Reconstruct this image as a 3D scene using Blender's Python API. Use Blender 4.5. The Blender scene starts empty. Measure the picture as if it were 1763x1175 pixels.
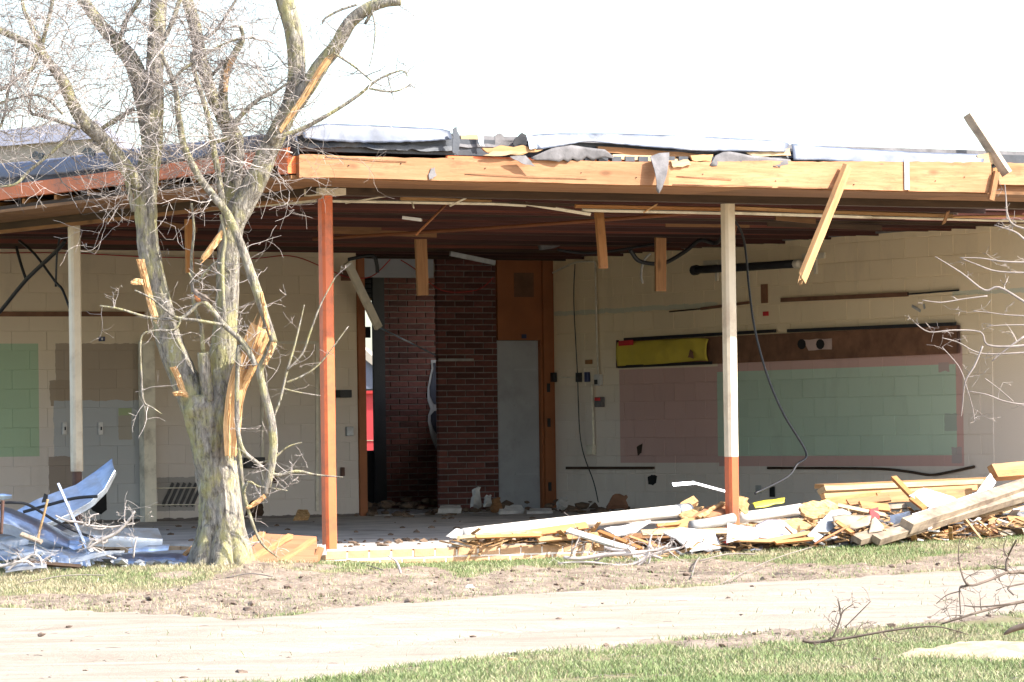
import bpy, bmesh, math, random
from math import radians, sin, cos, pi, atan, sqrt
from mathutils import Vector, Matrix, noise

random.seed(7)
scene = bpy.context.scene
COL = scene.collection

# ------------------------------------------------------------------ camera
F, CX, CY = 7283.0, 881.5, 587.5          # focal length and centre in photo pixels
EYE = Vector((0, 0, 1.11))
PITCH, ROLL = atan(153.0 / F), 0.014
cam_d = bpy.data.cameras.new('camera')
cam = bpy.data.objects.new('camera', cam_d)
COL.objects.link(cam)
cam_d.sensor_width = 36.0
cam_d.lens = F / 1763.0 * 36.0
cam_d.clip_start, cam_d.clip_end = 0.5, 3000
CAMM = Matrix.Translation(EYE) @ Matrix.Rotation(pi / 2 + PITCH, 4, 'X') @ Matrix.Rotation(-ROLL, 4, 'Z')
cam.matrix_world = CAMM
scene.camera = cam

# ------------------------------------------------------------------ sky and sun
SUNV = Vector((0.93, -0.33, 0.93)).normalized()      # towards the sun
w = bpy.data.worlds.new('World')
scene.world = w
w.use_nodes = True
nt = w.node_tree
bg = nt.nodes['Background']
sky = nt.nodes.new('ShaderNodeTexSky')
sky.sky_type = 'NISHITA'
sky.sun_disc = False
sky.sun_elevation = math.asin(SUNV.z)
sky.sun_rotation = math.atan2(SUNV.x, SUNV.y)
sky.air_density, sky.dust_density, sky.ozone_density = 1.0, 2.0, 1.0
nt.links.new(sky.outputs[0], bg.inputs[0])
bg.inputs[1].default_value = 0.15
sd = bpy.data.lights.new('sun', 'SUN')
sd.energy, sd.angle, sd.color = 4.0, radians(0.53), (1.0, 0.965, 0.91)
so = bpy.data.objects.new('sun', sd)
COL.objects.link(so)
so.rotation_euler = (-SUNV).to_track_quat('-Z', 'Y').to_euler()
so.location = (20, -5, 25)
vs = scene.view_settings
vs.view_transform, vs.look, vs.gamma, vs.use_curve_mapping = 'Standard', 'None', 1.0, False
vs.exposure = 1.66
scene.cycles.max_bounces = 8
scene.cycles.diffuse_bounces = 5

# ------------------------------------------------------------------ frames and rays
ROT = radians(32.0)
BM = Matrix.Translation((-1.455, 33.0, 0)) @ Matrix.Rotation(ROT, 4, 'Z')   # building frame: u along right front, v along left front
BI = BM.inverted()
CR = CAMM.to_3x3()
def ray(px, py): return CR @ Vector(((px - CX) / F, -(py - CY) / F, -1.0))
def hit(px, py, n, c):
    d = ray(px, py); t = (c - EYE.dot(n)) / d.dot(n)
    return EYE + d * t
def atY(px, py, Y): return hit(px, py, Vector((0, 1, 0)), Y)
def atZ(px, py, z): return hit(px, py, Vector((0, 0, 1)), z)
UN = BM.to_3x3() @ Vector((1, 0, 0)); VN = BM.to_3x3() @ Vector((0, 1, 0)); O0 = BM.translation
def atU(px, py, u): return hit(px, py, UN, u + O0.dot(UN))
def atV(px, py, v): return hit(px, py, VN, v + O0.dot(VN))
def loc(p): return BI @ p                    # world -> building frame
def W(u, v, z): return BM @ Vector((u, v, z))
VL, VD = 11.0, 12.3                          # left wall plane, door plane
UR = loc(atV(951, 700, VD)).x                # right wall plane
UE = loc(atV(616, 700, VL)).x                # where the left wall ends
FZ = 0.2                                     # floor level
DU, DV = 0.85, 1.0                           # eave overhangs

def nz(x, y, z=0.0, s=1.0): return noise.noise(Vector((x * s, y * s, z * s)))
def fbm(x, y, s=1.0, o=3):
    a, t = 1.0, 0.0
    for _ in range(o):
        t += a * noise.noise(Vector((x * s, y * s, 3.7 * s))); a *= .5; s *= 2.1
    return t
def sst(a, b, x):
    t = max(0.0, min(1.0, (x - a) / (b - a))); return t * t * (3 - 2 * t)

# ------------------------------------------------------------------ materials
def base_mat(name):
    m = bpy.data.materials.new(name); m.use_nodes = True
    nt = m.node_tree
    return m, nt, nt.nodes['Principled BSDF']
def c4(c): return (c[0], c[1], c[2], 1.0)
def mixc(nt, fac, a, b, mode='MIX'):
    n = nt.nodes.new('ShaderNodeMix'); n.data_type = 'RGBA'; n.blend_type = mode
    for s, v in ((n.inputs[0], fac), (n.inputs[6], a), (n.inputs[7], b)):
        if hasattr(v, 'is_output'): nt.links.new(v, s)
        elif isinstance(v, (int, float)): s.default_value = v
        else: s.default_value = c4(v)
    return n.outputs[2]
def mth(nt, op, a, b=None, c=None, clamp=False):
    n = nt.nodes.new('ShaderNodeMath'); n.operation = op; n.use_clamp = clamp
    for i, v in enumerate((a, b, c)):
        if v is None: continue
        if hasattr(v, 'is_output'): nt.links.new(v, n.inputs[i])
        else: n.inputs[i].default_value = v
    return n.outputs[0]
def nse(nt, vec, scale, detail=4, rough=.55, dist=0.0):
    n = nt.nodes.new('ShaderNodeTexNoise')
    n.inputs['Scale'].default_value = scale; n.inputs['Detail'].default_value = detail
    n.inputs['Roughness'].default_value = rough; n.inputs['Distortion'].default_value = dist
    if vec is not None: nt.links.new(vec, n.inputs['Vector'])
    return n.outputs[0]
def ramp(nt, fac, a, b):
    n = nt.nodes.new('ShaderNodeMapRange'); n.inputs[1].default_value = a; n.inputs[2].default_value = b
    nt.links.new(fac, n.inputs[0]); return n.outputs[0]
def mapped(nt, vec, sc):
    n = nt.nodes.new('ShaderNodeMapping'); n.inputs['Scale'].default_value = sc
    nt.links.new(vec, n.inputs[0]); return n.outputs[0]
def bumpn(nt, bs, h, strength, dist=0.01):
    n = nt.nodes.new('ShaderNodeBump'); n.inputs['Strength'].default_value = strength
    n.inputs['Distance'].default_value = dist
    nt.links.new(h, n.inputs['Height']); nt.links.new(n.outputs[0], bs.inputs['Normal'])
def coords(nt, kind='Object', obj=None):
    n = nt.nodes.new('ShaderNodeTexCoord')
    if obj is not None: n.object = obj
    return n.outputs[kind]
def worldpos(nt): return nt.nodes.new('ShaderNodeNewGeometry').outputs['Position']
def rnd(nt): return nt.nodes.new('ShaderNodeObjectInfo').outputs['Random']

def plain(name, col, rough=.7, metal=0.0, var=.25, scale=6.0, col2=None, bump=.3, bscale=60.0, stretch=(1, 1, 1), dirt=None, dirtc=(.09, .07, .055), rv=.12, spec=.4):
    m, nt, bs = base_mat(name)
    v = mapped(nt, coords(nt), stretch)
    a = [x * (1 - var) for x in col]; b = col2 or [min(1, x * (1 + var)) for x in col]
    f = ramp(nt, nse(nt, v, scale, 6), .32, .68)
    c = mixc(nt, f, a, b)
    r = mth(nt, 'MULTIPLY_ADD', rnd(nt), 2 * rv, 1 - rv)
    cr = nt.nodes.new('ShaderNodeCombineColor')
    for i in range(3): nt.links.new(r, cr.inputs[i])
    c = mixc(nt, 1.0, c, cr.outputs[0], 'MULTIPLY')
    if dirt:
        d = ramp(nt, nse(nt, worldpos(nt), dirt, 6, .65), .5, .72)
        c = mixc(nt, mth(nt, 'MULTIPLY', d, .75, clamp=True), c, dirtc)
    nt.links.new(c, bs.inputs['Base Color'])
    bs.inputs['Roughness'].default_value = rough; bs.inputs['Metallic'].default_value = metal
    bs.inputs['Specular IOR Level'].default_value = spec
    if bump: bumpn(nt, bs, nse(nt, v, bscale, 4), bump, .006)
    return m

def wood(name, a, b, dark=None, rough=.75, knots=True, weather=None, stain=None):
    """grain runs along the object's local x"""
    m, nt, bs = base_mat(name)
    tc = coords(nt)
    off = nt.nodes.new('ShaderNodeVectorMath'); off.operation = 'ADD'
    rr = mth(nt, 'MULTIPLY', rnd(nt), 37.0)
    cb = nt.nodes.new('ShaderNodeCombineXYZ')
    for i in range(3): nt.links.new(rr, cb.inputs[i])
    nt.links.new(tc, off.inputs[0]); nt.links.new(cb.outputs[0], off.inputs[1])
    v = mapped(nt, off.outputs[0], (.9, 14, 14))
    g = nse(nt, v, 3.0, 7, .62, .6)
    c = mixc(nt, ramp(nt, g, .3, .7), a, b)
    big = nse(nt, mapped(nt, off.outputs[0], (.7, 3, 3)), 2.2, 3)
    c = mixc(nt, mth(nt, 'MULTIPLY', ramp(nt, big, .45, .75), .55, clamp=True), c, [x * .72 for x in a])
    fine = nse(nt, mapped(nt, off.outputs[0], (2, 60, 60)), 4.0, 3)
    c = mixc(nt, mth(nt, 'MULTIPLY', ramp(nt, fine, .58, .75), .45, clamp=True), c, dark or [x * .5 for x in a])
    if knots:
        k = nt.nodes.new('ShaderNodeTexVoronoi'); k.inputs['Scale'].default_value = 1.0
        nt.links.new(mapped(nt, off.outputs[0], (2.2, 6, 6)), k.inputs['Vector'])
        kk = mth(nt, 'SUBTRACT', 1.0, ramp(nt, k.outputs['Distance'], .06, .17), clamp=True)
        c = mixc(nt, mth(nt, 'MULTIPLY', kk, .7), c, [x * .4 for x in a])
    if weather:
        d = ramp(nt, nse(nt, worldpos(nt), 5.0, 6, .7), .42, .62)
        c = mixc(nt, mth(nt, 'MULTIPLY', d, .9, clamp=True), c, weather)
    if stain:
        d = ramp(nt, nse(nt, mapped(nt, off.outputs[0], (1.5, 5, 5)), 2.6, 7, .75), .53, .70)
        c = mixc(nt, mth(nt, 'MULTIPLY', d, .8, clamp=True), c, stain)
    r = mth(nt, 'MULTIPLY_ADD', rnd(nt), .45, .72)
    cr = nt.nodes.new('ShaderNodeCombineColor')
    for i in range(3): nt.links.new(r, cr.inputs[i])
    c = mixc(nt, 1.0, c, cr.outputs[0], 'MULTIPLY')
    nt.links.new(c, bs.inputs['Base Color'])
    bs.inputs['Roughness'].default_value = rough
    bs.inputs['Specular IOR Level'].default_value = .3
    bumpn(nt, bs, g, .5, .004)
    return m

MAT = {}
MAT['fresh'] = wood('fresh_pine', (.37, .19, .075), (.50, .30, .14), (.25, .11, .035), stain=(.19, .12, .075))
MAT['fascia_wood'] = wood('fascia_pine', (.33, .145, .062), (.455, .245, .125), (.20, .075, .028), stain=(.22, .10, .05))
MAT['pale'] = wood('pale_pine', (.43, .29, .15), (.56, .42, .26), stain=(.22, .16, .11))
MAT['orange_wood'] = wood('orange_wood', (.36, .15, .05), (.48, .235, .085), stain=(.17, .09, .05))
MAT['grey_wood'] = wood('weathered_wood', (.30, .23, .16), (.45, .36, .26), weather=(.16, .12, .09))
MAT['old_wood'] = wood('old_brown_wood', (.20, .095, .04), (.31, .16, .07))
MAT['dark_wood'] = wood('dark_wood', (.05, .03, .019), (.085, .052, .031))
MAT['panel_wood'] = wood('brown_panel', (.27, .12, .06), (.34, .17, .09), knots=False)
MAT['break_wood'] = wood('torn_heartwood', (.56, .29, .11), (.80, .54, .28), (.30, .12, .035), knots=False)
MAT['orange_paint'] = plain('orange_paint', (.74, .185, .058), .55, var=.12, scale=3, dirt=2.0, dirtc=(.22, .13, .10), bump=.15)
MAT['post_orange'] = plain('post_orange', (.56, .135, .05), .42, var=.10, scale=3, dirt=6, dirtc=(.24, .09, .05), bump=.2)
MAT['jamb_orange'] = plain('jamb_orange', (.25, .085, .03), .6, var=.15, scale=3, bump=.1)
MAT['post_cream'] = plain('post_cream', (.62, .53, .40), .5, var=.1, scale=4, dirt=3, dirtc=(.34, .22, .14), bump=.1)
MAT['trim'] = plain('cream_trim', (.66, .60, .48), .7, var=.1, scale=8, dirt=5, dirtc=(.3, .25, .18))
MAT['brown_metal'] = plain('rusty_post', (.10, .05, .035), .7, var=.3)
MAT['galv'] = plain('galvanised_steel', (.46, .54, .66), .30, .9, var=.16, scale=14, bump=.10, bscale=9, rv=.15, dirt=3.5, dirtc=(.36, .34, .31))  # blue tint in the base colour stands in for reflected sky
MAT['galv_dull'] = plain('dull_galvanised', (.44, .46, .48), .5, .75, var=.2, scale=9, bump=.2, bscale=14, dirt=5, dirtc=(.25, .22, .19))
MAT['flash'] = plain('metal_flashing', (.085, .10, .14), .5, .0, var=.4, scale=5, bump=.25, bscale=7, dirt=2.2, dirtc=(.30, .30, .31))
MAT['membrane'] = plain('roof_membrane', (.055, .06, .07), .55, var=.3, scale=5, bump=.4, bscale=25)
MAT['felt'] = plain('grey_felt', (.15, .14, .14), .85, var=.3, scale=10, bump=.4)
MAT['black'] = plain('black_rubber', (.018, .018, .02), .45, var=.2)
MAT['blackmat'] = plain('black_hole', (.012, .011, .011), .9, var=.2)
MAT['red_deck'] = plain('red_primer_deck', (.052, .0145, .010), .7, var=.75, scale=2.5, bump=.3, stretch=(.12, 2.2, 2.2), rv=.3)
MAT['white_sheet'] = plain('white_sheet', (.56, .54, .51), .65, var=.10, scale=5, dirt=7, dirtc=(.27, .22, .17))
MAT['white_pipe'] = plain('white_paint_pipe', (.78, .74, .66), .4, var=.06, scale=4, dirt=3.5, dirtc=(.5, .42, .32))
MAT['grey_pipe'] = plain('grey_pipe', (.34, .33, .31), .6, var=.25, scale=9)
MAT['cloth'] = plain('lilac_cloth', (.36, .335, .38), .95, var=.08, scale=6, spec=.1)
MAT['tan_cloth'] = plain('tan_cloth', (.33, .27, .20), .95, var=.2, scale=8, spec=.1)
MAT['yellow'] = plain('yellow_paper', (.52, .40, .05), .8, var=.1, scale=3)
MAT['ylw_plastic'] = plain('yellow_plastic', (.55, .48, .05), .5, var=.15)
MAT['red'] = plain('red_paper', (.50, .03, .03), .7, var=.2)
MAT['red_paint'] = plain('red_vehicle_paint', (.50, .045, .05), .4, var=.1, scale=2)
MAT['brown_board'] = plain('brown_board', (.17, .082, .045), .8, var=.25, scale=5, dirt=5, dirtc=(.10, .045, .025))
MAT['pink_paper'] = plain('pink_paper', (.52, .38, .33), .85, var=.1)
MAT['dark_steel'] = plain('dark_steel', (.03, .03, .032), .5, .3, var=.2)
MAT['grey_door'] = plain('grey_door_paint', (.36, .37, .39), .55, var=.08, scale=3, dirt=3, dirtc=(.24, .24, .25), bump=.1)
MAT['white_panel'] = plain('white_panel', (.42, .43, .46), .6, var=.08, scale=4)
MAT['osb'] = plain('fibreboard', (.36, .20, .08), .9, var=.4, scale=22, col2=(.55, .35, .16), bump=.8, bscale=30)
MAT['plaster'] = plain('plaster_rubble', (.55, .53, .50), .9, var=.2, scale=9)
MAT['concrete'] = plain('floor_concrete', (.40, .36, .32), .85, var=.25, scale=2.5, dirt=2.0, dirtc=(.14, .12, .10))
MAT['tan_wall'] = plain('tan_cladding', (.33, .29, .24), .8, var=.08, scale=2)
MAT['roof_blue'] = plain('grey_blue_roofing', (.14, .15, .20), .7, var=.08, scale=2)
MAT['blue_sign'] = plain('navy_sign', (.02, .03, .09), .4, var=.1)
MAT['white_ink'] = plain('white_lettering', (.75, .76, .8), .5, var=.05)
MAT['mortar'] = plain('mortar', (.20, .18, .17), .95, var=.2, scale=12)
MAT['mortar_pale'] = plain('pale_mortar', (.62, .57, .50), .95, var=.1, scale=12)
MAT['brick_red'] = plain('red_brick', (.135, .046, .037), .9, var=.4, scale=7, bump=.6, rv=.4)
MAT['brick_tan'] = plain('tan_brick', (.46, .27, .145), .9, var=.18, scale=7, bump=.5, rv=.12, col2=(.56, .36, .21))
MAT['navy_paint'] = plain('navy_mural', (.008, .013, .035), .6, var=.2)
MAT['mud'] = plain('mud_clod', (.15, .108, .08), .95, var=.4, scale=9, bump=.9, bscale=30)
MAT['rust'] = plain('rusty_rod', (.38, .15, .06), .7, var=.3)
MAT['cable_red'] = plain('red_cord', (.40, .03, .03), .6)
MAT['fabric_stripe'] = plain('blue_fabric', (.12, .30, .52), .9, var=.4, scale=40, col2=(.55, .48, .25))
MAT['glass_dark'] = plain('dark_glass', (.04, .05, .07), .15, var=.1)
MAT['splinter'] = wood('splinters', (.30, .17, .075), (.50, .32, .16), knots=False)

# ------------------------------------------------------------------ mesh helpers
class MB:
    def __init__(s): s.v, s.f = [], []
    def add(s, vs, fs):
        o = len(s.v); s.v += [tuple(p) for p in vs]; s.f += [tuple(i + o for i in f) for f in fs]
    def box(s, a, b):
        x0, y0, z0 = a; x1, y1, z1 = b
        s.add([(x0, y0, z0), (x1, y0, z0), (x1, y1, z0), (x0, y1, z0), (x0, y0, z1), (x1, y0, z1), (x1, y1, z1), (x0, y1, z1)],
              [(0, 3, 2, 1), (4, 5, 6, 7), (0, 1, 5, 4), (1, 2, 6, 5), (2, 3, 7, 6), (3, 0, 4, 7)])
    def prism(s, top, ext):
        n = len(top); bot = [Vector(p) + ext for p in top]
        s.add(list(top) + bot, [tuple(range(n)), tuple(reversed(range(n, 2 * n)))] + [(i, (i + n), (i + 1) % n + n, (i + 1) % n) for i in range(n)])
    def tube(s, pts, rad, sides=8, caps=True, wob=0.0, wscale=6.0, squash=None):
        pts = [Vector(p) for p in pts]; n = len(pts)
        if n < 2: return
        if not hasattr(rad, '__len__'): rad = [rad] * n
        t0 = (pts[1] - pts[0]).normalized()
        ref = Vector((0, 0, 1)) if abs(t0.z) < .9 else Vector((1, 0, 0))
        nx = t0.cross(ref).normalized()
        vs = []
        for i, p in enumerate(pts):
            t = (pts[min(i + 1, n - 1)] - pts[max(i - 1, 0)])
            t = t.normalized() if t.length > 1e-9 else t0
            nx = nx - t * nx.dot(t)
            nx = nx.normalized() if nx.length > 1e-6 else t.orthogonal().normalized()
            ny = t.cross(nx)
            for k in range(sides):
                a = 2 * pi * k / sides
                d = nx * cos(a) + ny * sin(a); r = rad[i]
                if wob: r *= 1 + wob * noise.noise((p + d * rad[i]) * wscale) + wob * .5 * noise.noise((p + d * rad[i]) * wscale * 2.7)
                vs.append(p + d * r)
        fs = [(i * sides + k, i * sides + (k + 1) % sides, (i + 1) * sides + (k + 1) % sides, (i + 1) * sides + k) for i in range(n - 1) for k in range(sides)]
        if caps: fs += [tuple(reversed(range(sides))), tuple(range((n - 1) * sides, n * sides))]
        s.add(vs, fs)
    def blob(s, c, r, sub=1, rough=.35, flat=1.0, seed=0.0):
        bm = bmesh.new(); bmesh.ops.create_icosphere(bm, subdivisions=sub, radius=1)
        bm.verts.index_update()
        vs = []
        for v in bm.verts:
            k = 1 + rough * noise.noise(v.co * 1.7 + Vector((seed, seed * 2.3, -seed)))
            q = v.co * k; vs.append((c[0] + q.x * r, c[1] + q.y * r, c[2] + q.z * r * flat))
        s.add(vs, [tuple(v.index for v in f.verts) for f in bm.faces]); bm.free()
    def mesh(s, name, mat, smooth=False):
        me = bpy.data.meshes.new(name); me.from_pydata(s.v, [], s.f); me.update()
        if mat is not None: me.materials.append(MAT[mat] if isinstance(mat, str) else mat)
        if smooth: me.polygons.foreach_set('use_smooth', [True] * len(me.polygons))
        return me
    def build(s, name, mat, parent=None, matrix=None, smooth=False, bevel=0):
        o = bpy.data.objects.new(name, s.mesh(name, mat, smooth)); COL.objects.link(o)
        if parent is not None: o.parent = parent
        if matrix is not None: o.matrix_world = matrix if parent is None else matrix
        if bevel:
            md = o.modifiers.new('bevel', 'BEVEL'); md.width = bevel; md.segments = 1
        return o
def tag(o, label, cat, group=None, kind=None):
    if label: o['label'] = label
    if cat: o['category'] = cat
    if group: o['group'] = group
    if kind: o['kind'] = kind
    return o
def empty(name, p=(0, 0, 0), rz=0.0, matrix=None):
    o = bpy.data.objects.new(name, None); COL.objects.link(o)
    o.matrix_world = matrix if matrix is not None else Matrix.Translation(p) @ Matrix.Rotation(rz, 4, 'Z')
    o.empty_display_size = .2
    return o
def frame(p, x, n):
    x = x.normalized(); z = (n - x * n.dot(x)).normalized(); y = z.cross(x)
    m = Matrix((x, y, z)).transposed().to_4x4(); m.translation = p
    return m
def setp(o, parent):
    """parent o keeping its place; the parent's matrix is known"""
    mw = o.matrix_world.copy(); o.parent = parent
    o.matrix_parent_inverse = Matrix.Identity(4); o.matrix_basis = PM[parent.name].inverted() @ mw
PM = {}

def board(p1, p2, wid, th, mat, name, label=None, cat=None, group=None, face=None, rag=0.0, parent=None, taper=1.0, bow=0.0, nseg=10):
    """a board between two world points; face = direction its wide face looks"""
    L = (p2 - p1).length
    m = frame(p1, p2 - p1, face if face is not None else Vector((.25, -1, .55)))
    mb = MB(); ns = max(2, nseg)
    rings = []
    for i in range(ns + 1):
        t = i / ns
        k = 1 + (taper - 1) * t; yb = bow * sin(pi * t)
        x = L * t
        e = []
        for (sy, sz) in ((-1, -1), (1, -1), (1, 1), (-1, 1)):
            xx = x
            if rag and i in (0, ns): xx += random.uniform(-1, 1) * rag * (1 if i else 1)
            e.append((xx, sy * wid * .5 * k + yb * .3 + random.uniform(-1, 1) * wid * .012, sz * th * .5 + yb + random.uniform(-1, 1) * th * .03))
        rings.append(e)
    vs = [q for e in rings for q in e]
    fs = [(0, 3, 2, 1), (ns * 4, ns * 4 + 1, ns * 4 + 2, ns * 4 + 3)]
    for i in range(ns):
        for k in range(4):
            a, b = i * 4 + k, i * 4 + (k + 1) % 4
            fs.append((a, b, b + 4, a + 4))
    mb.add(vs, fs)
    if rag:                                       # splintered fingers on the far end
        for _ in range(7):
            y = random.uniform(-.45, .45) * wid * taper; z = random.uniform(-.4, .4) * th; l = random.uniform(.4, 2.2) * rag
            mb.tube([(L - rag, y, z), (L + l * .5, y + random.uniform(-.1, .1) * wid, z), (L + l, y + random.uniform(-.2, .2) * wid, z)], [th * .22, th * .15, .001], 4)
    o = mb.build(name, mat, matrix=m)
    if parent is not None: setp(o, parent)
    if label: tag(o, label, cat, group)
    return o

def slab(pts, th, mat, name, label=None, cat=None, group=None, rag=0.0, parent=None, div=7, curl=0.0):
    """flat sheet or board traced by world corner points, with thickness"""
    pts = [Vector(p) for p in pts]
    n = (pts[1] - pts[0]).cross(pts[-1] - pts[0])
    if n.dot(EYE - pts[0]) < 0: n = -n
    n.normalize()
    m = frame(pts[0], pts[1] - pts[0], n); mi = m.inverted()
    q = [mi @ p for p in pts]
    out = []
    k = len(q)
    for i in range(k):
        a, b = q[i], q[(i + 1) % k]
        nn = div if rag else 1
        for j in range(nn):
            t = j / nn; p = a.lerp(b, t)
            if rag and j: p = p + Vector((random.uniform(-1, 1), random.uniform(-1, 1), 0)) * rag
            out.append(p)
    mb = MB(); mb.prism([Vector((p.x, p.y, p.z)) for p in out], Vector((0, 0, -th)))
    if sum((out[i].x * out[(i + 1) % len(out)].y - out[(i + 1) % len(out)].x * out[i].y) for i in range(len(out))) < 0:
        mb.f = [tuple(reversed(f)) for f in mb.f]
    o = mb.build(name, mat, matrix=m)
    if parent is not None: setp(o, parent)
    if label: tag(o, label, cat, group)
    return o

def lerp_poly(pl, t):
    d = [0]
    for a, b in zip(pl, pl[1:]): d.append(d[-1] + (b - a).length)
    s = t * d[-1]
    for i in range(len(pl) - 1):
        if s <= d[i + 1] + 1e-9: return pl[i].lerp(pl[i + 1], (s - d[i]) / max(1e-9, d[i + 1] - d[i]))
    return pl[-1]
def sheet(top, bot, th, mat, name, label=None, cat=None, group=None, bulge=0.0, out=None, rough=0.0, rag=0.0, nx=28, ny=8, parent=None, prof=None):
    """bent sheet between two world polylines; out = direction of its bulge"""
    out = out or Vector((0, -1, 0))
    mb = MB(); P0 = top[0].copy(); sd = random.uniform(0, 50)
    g = []
    for i in range(nx + 1):
        a, b = lerp_poly(top, i / nx), lerp_poly(bot, i / nx)
        jag = rag * (noise.noise(Vector((i * .9, sd, 0))) + .6 * noise.noise(Vector((i * 2.3, sd, 5))))
        for j in range(ny + 1):
            t = j / ny
            p = a.lerp(b, t * (1 + jag))
            pb = prof(t) if prof else sin(pi * t)
            p = p + out * (bulge * pb + rough * (noise.noise(p * 3.1 + Vector((sd, 0, 0))) + .5 * noise.noise(p * 9 + Vector((0, sd, 0)))))
            g.append(p - P0)
    idx = lambda i, j: i * (ny + 1) + j
    fs = [(idx(i, j), idx(i, j + 1), idx(i + 1, j + 1), idx(i + 1, j)) for i in range(nx) for j in range(ny)]
    mb.add(g, fs)
    o = mb.build(name, mat, matrix=Matrix.Translation(P0), smooth=not str(mat).startswith('galv'))
    md = o.modifiers.new('solid', 'SOLIDIFY'); md.thickness = th; md.offset = 0
    if parent is not None: setp(o, parent)
    if label: tag(o, label, cat, group)
    return o
def cable(pts, r, mat, name, label=None, cat=None, group=None, sides=6, smooth_n=6, parent=None):
    pts = [Vector(p) for p in pts]
    P = []
    n = len(pts)
    for i in range(n - 1):                        # catmull-rom
        p0, p1, p2, p3 = pts[max(i - 1, 0)], pts[i], pts[i + 1], pts[min(i + 2, n - 1)]
        for k in range(smooth_n):
            t = k / smooth_n
            P.append(.5 * ((2 * p1) + (p2 - p0) * t + (2 * p0 - 5 * p1 + 4 * p2 - p3) * t * t + (3 * p1 - p0 - 3 * p2 + p3) * t ** 3))
    P.append(pts[-1])
    mb = MB(); o0 = P[0]
    mb.tube([p - o0 for p in P], r, sides)
    o = mb.build(name, mat, matrix=Matrix.Translation(o0), smooth=True)
    if parent is not None: setp(o, parent)
    if label: tag(o, label, cat, group)
    return o

# ================================================================== GROUND
def px_ground(lst): return [(p.x, p.y) for p in (atZ(x, y, 0.0) for x, y in lst)]
ROAD_UP = px_ground([(-700, 1030), (0, 1046), (300, 1060), (420, 1067), (600, 1048), (800, 1032), (1000, 1020), (1400, 1000), (1763, 978), (2400, 950)])
ROAD_LO = px_ground([(-700, 1215), (0, 1188), (500, 1172), (830, 1132), (1200, 1097), (1500, 1079), (1763, 1057), (2400, 1020)])
GRASS_LO = px_ground([(-700, 1015), (0, 1030), (200, 1026), (330, 1020), (430, 1004), (560, 1006), (650, 1003), (720, 994), (800, 1003), (900, 990), (1200, 980), (1500, 984), (1763, 962), (2400, 940)])
def interp(pl, x):
    if x <= pl[0][0]: return pl[0][1]
    for a, b in zip(pl, pl[1:]):
        if x <= b[0]: return a[1] + (b[1] - a[1]) * (x - a[0]) / (b[0] - a[0])
    return pl[-1][1]
TREE = Vector((atY(382, 980, 31.6).x, 31.6, 0.11))
def gbase(x, y):
    q = BI @ Vector((x, y, 0)); u, v = q.x, q.y
    e = max(-v, -u)
    z = sst(4.5, .6, e) * (.03 + .02 * max(0.0, min(u, 7.0)))
    d2 = (x - TREE.x) ** 2 + (y - TREE.y) ** 2
    z += .10 * math.exp(-d2 / 3.0) * (1 if e > 0 else .5)
    dl = (x + 4.0) ** 2 / 4 + (y - 32.3) ** 2 / 1.5
    z += .05 * math.exp(-dl)
    return min(z, .17) if e > -.05 else min(z, .12)
MUDSPOTS = [(atZ(px, py, .05), r) for px, py, r in ((300, 1001, .16), (470, 1002, .22), (545, 992, .25), (640, 1002, .25), (1250, 938, .22), (1360, 930, .22), (1620, 928, .3), (1480, 972, .12), (1330, 1085, .35), (1240, 1092, .3), (870, 964, .14), (770, 962, .12))]
def masks(x, y):
    """grass, mud, road weights at a ground point"""
    nzv = fbm(x, y, .9, 3)
    up, lo, gl = interp(ROAD_UP, x), interp(ROAD_LO, x), interp(GRASS_LO, x)
    hf = .22 * fbm(x, y, 6.5, 3)
    road = sst(-.12, .25, (up - y) + .35 * nzv + hf) * sst(-.12, .15, (y - lo) + .18 * nzv + .5 * hf)
    mud = sst(.35, -.35, (y - gl) + .45 * nzv + .25 * fbm(x, y, 3.1, 2)) * sst(-.2, .3, y - up + .2 * nzv) 
    near = sst(-.1, -.45, (y - lo) + .5 * nzv) * 0 + sst(.5, .05, abs(y - lo + .12) + .35 * nzv) * (1 if x > .3 else .35)
    mud = max(mud, .8 * near * (1 - road))
    for p, r in MUDSPOTS:
        d = sqrt((x - p.x) ** 2 + ((y - p.y) * .55) ** 2)
        mud = max(mud, sst(r * 1.15, r * .45, d + .35 * nzv * r))
    grass = max(0.0, 1 - mud) * (1 - road)
    return grass, mud, road
def gheight(x, y, m=None):
    g, mu, r = m or masks(x, y)
    z = gbase(x, y) + .012 * fbm(x, y, 1.3, 2)
    z += mu * (.03 * fbm(x, y, 4.0, 3) + .022 * abs(fbm(x, y, 13.0, 2)))
    return z
def spaced(lo, hi, st, far):
    a = []; x = lo
    while x < hi: a.append(x); x += st
    s, l, h = st, [], []
    x = lo
    while x > -far: s *= 1.35; x -= s; l.append(x)
    s, x = st, a[-1]
    while x < far: s *= 1.35; x += s; h.append(x)
    return list(reversed(l)) + a + h
gx, gy = spaced(-5.0, 5.4, .055, 900), spaced(17.8, 36.5, .075, 900)
mb = MB(); mk = []
for yy in gy:
    for xx in gx:
        if -6 < xx < 6.4 and 16 < yy < 38:
            m = masks(xx, yy); z = gheight(xx, yy, m) - .03 * m[2]
        else:
            m = (1 if not (interp(ROAD_LO, xx) < yy < interp(ROAD_UP, xx)) else 0, 0, 0); z = gbase(xx, yy) if abs(xx) < 30 and 0 < yy < 50 else 0
            z -= 0 if m[0] else .03
        mb.v.append((xx, yy, z)); mk.append(m)
nxg = len(gx)
mb.f = [(j * nxg + i, j * nxg + i + 1, (j + 1) * nxg + i + 1, (j + 1) * nxg + i) for j in range(len(gy) - 1) for i in range(nxg - 1)]
m, nt, bs = base_mat('ground_soil_and_grass')
at = nt.nodes.new('ShaderNodeAttribute'); at.attribute_name = 'cover'
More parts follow.
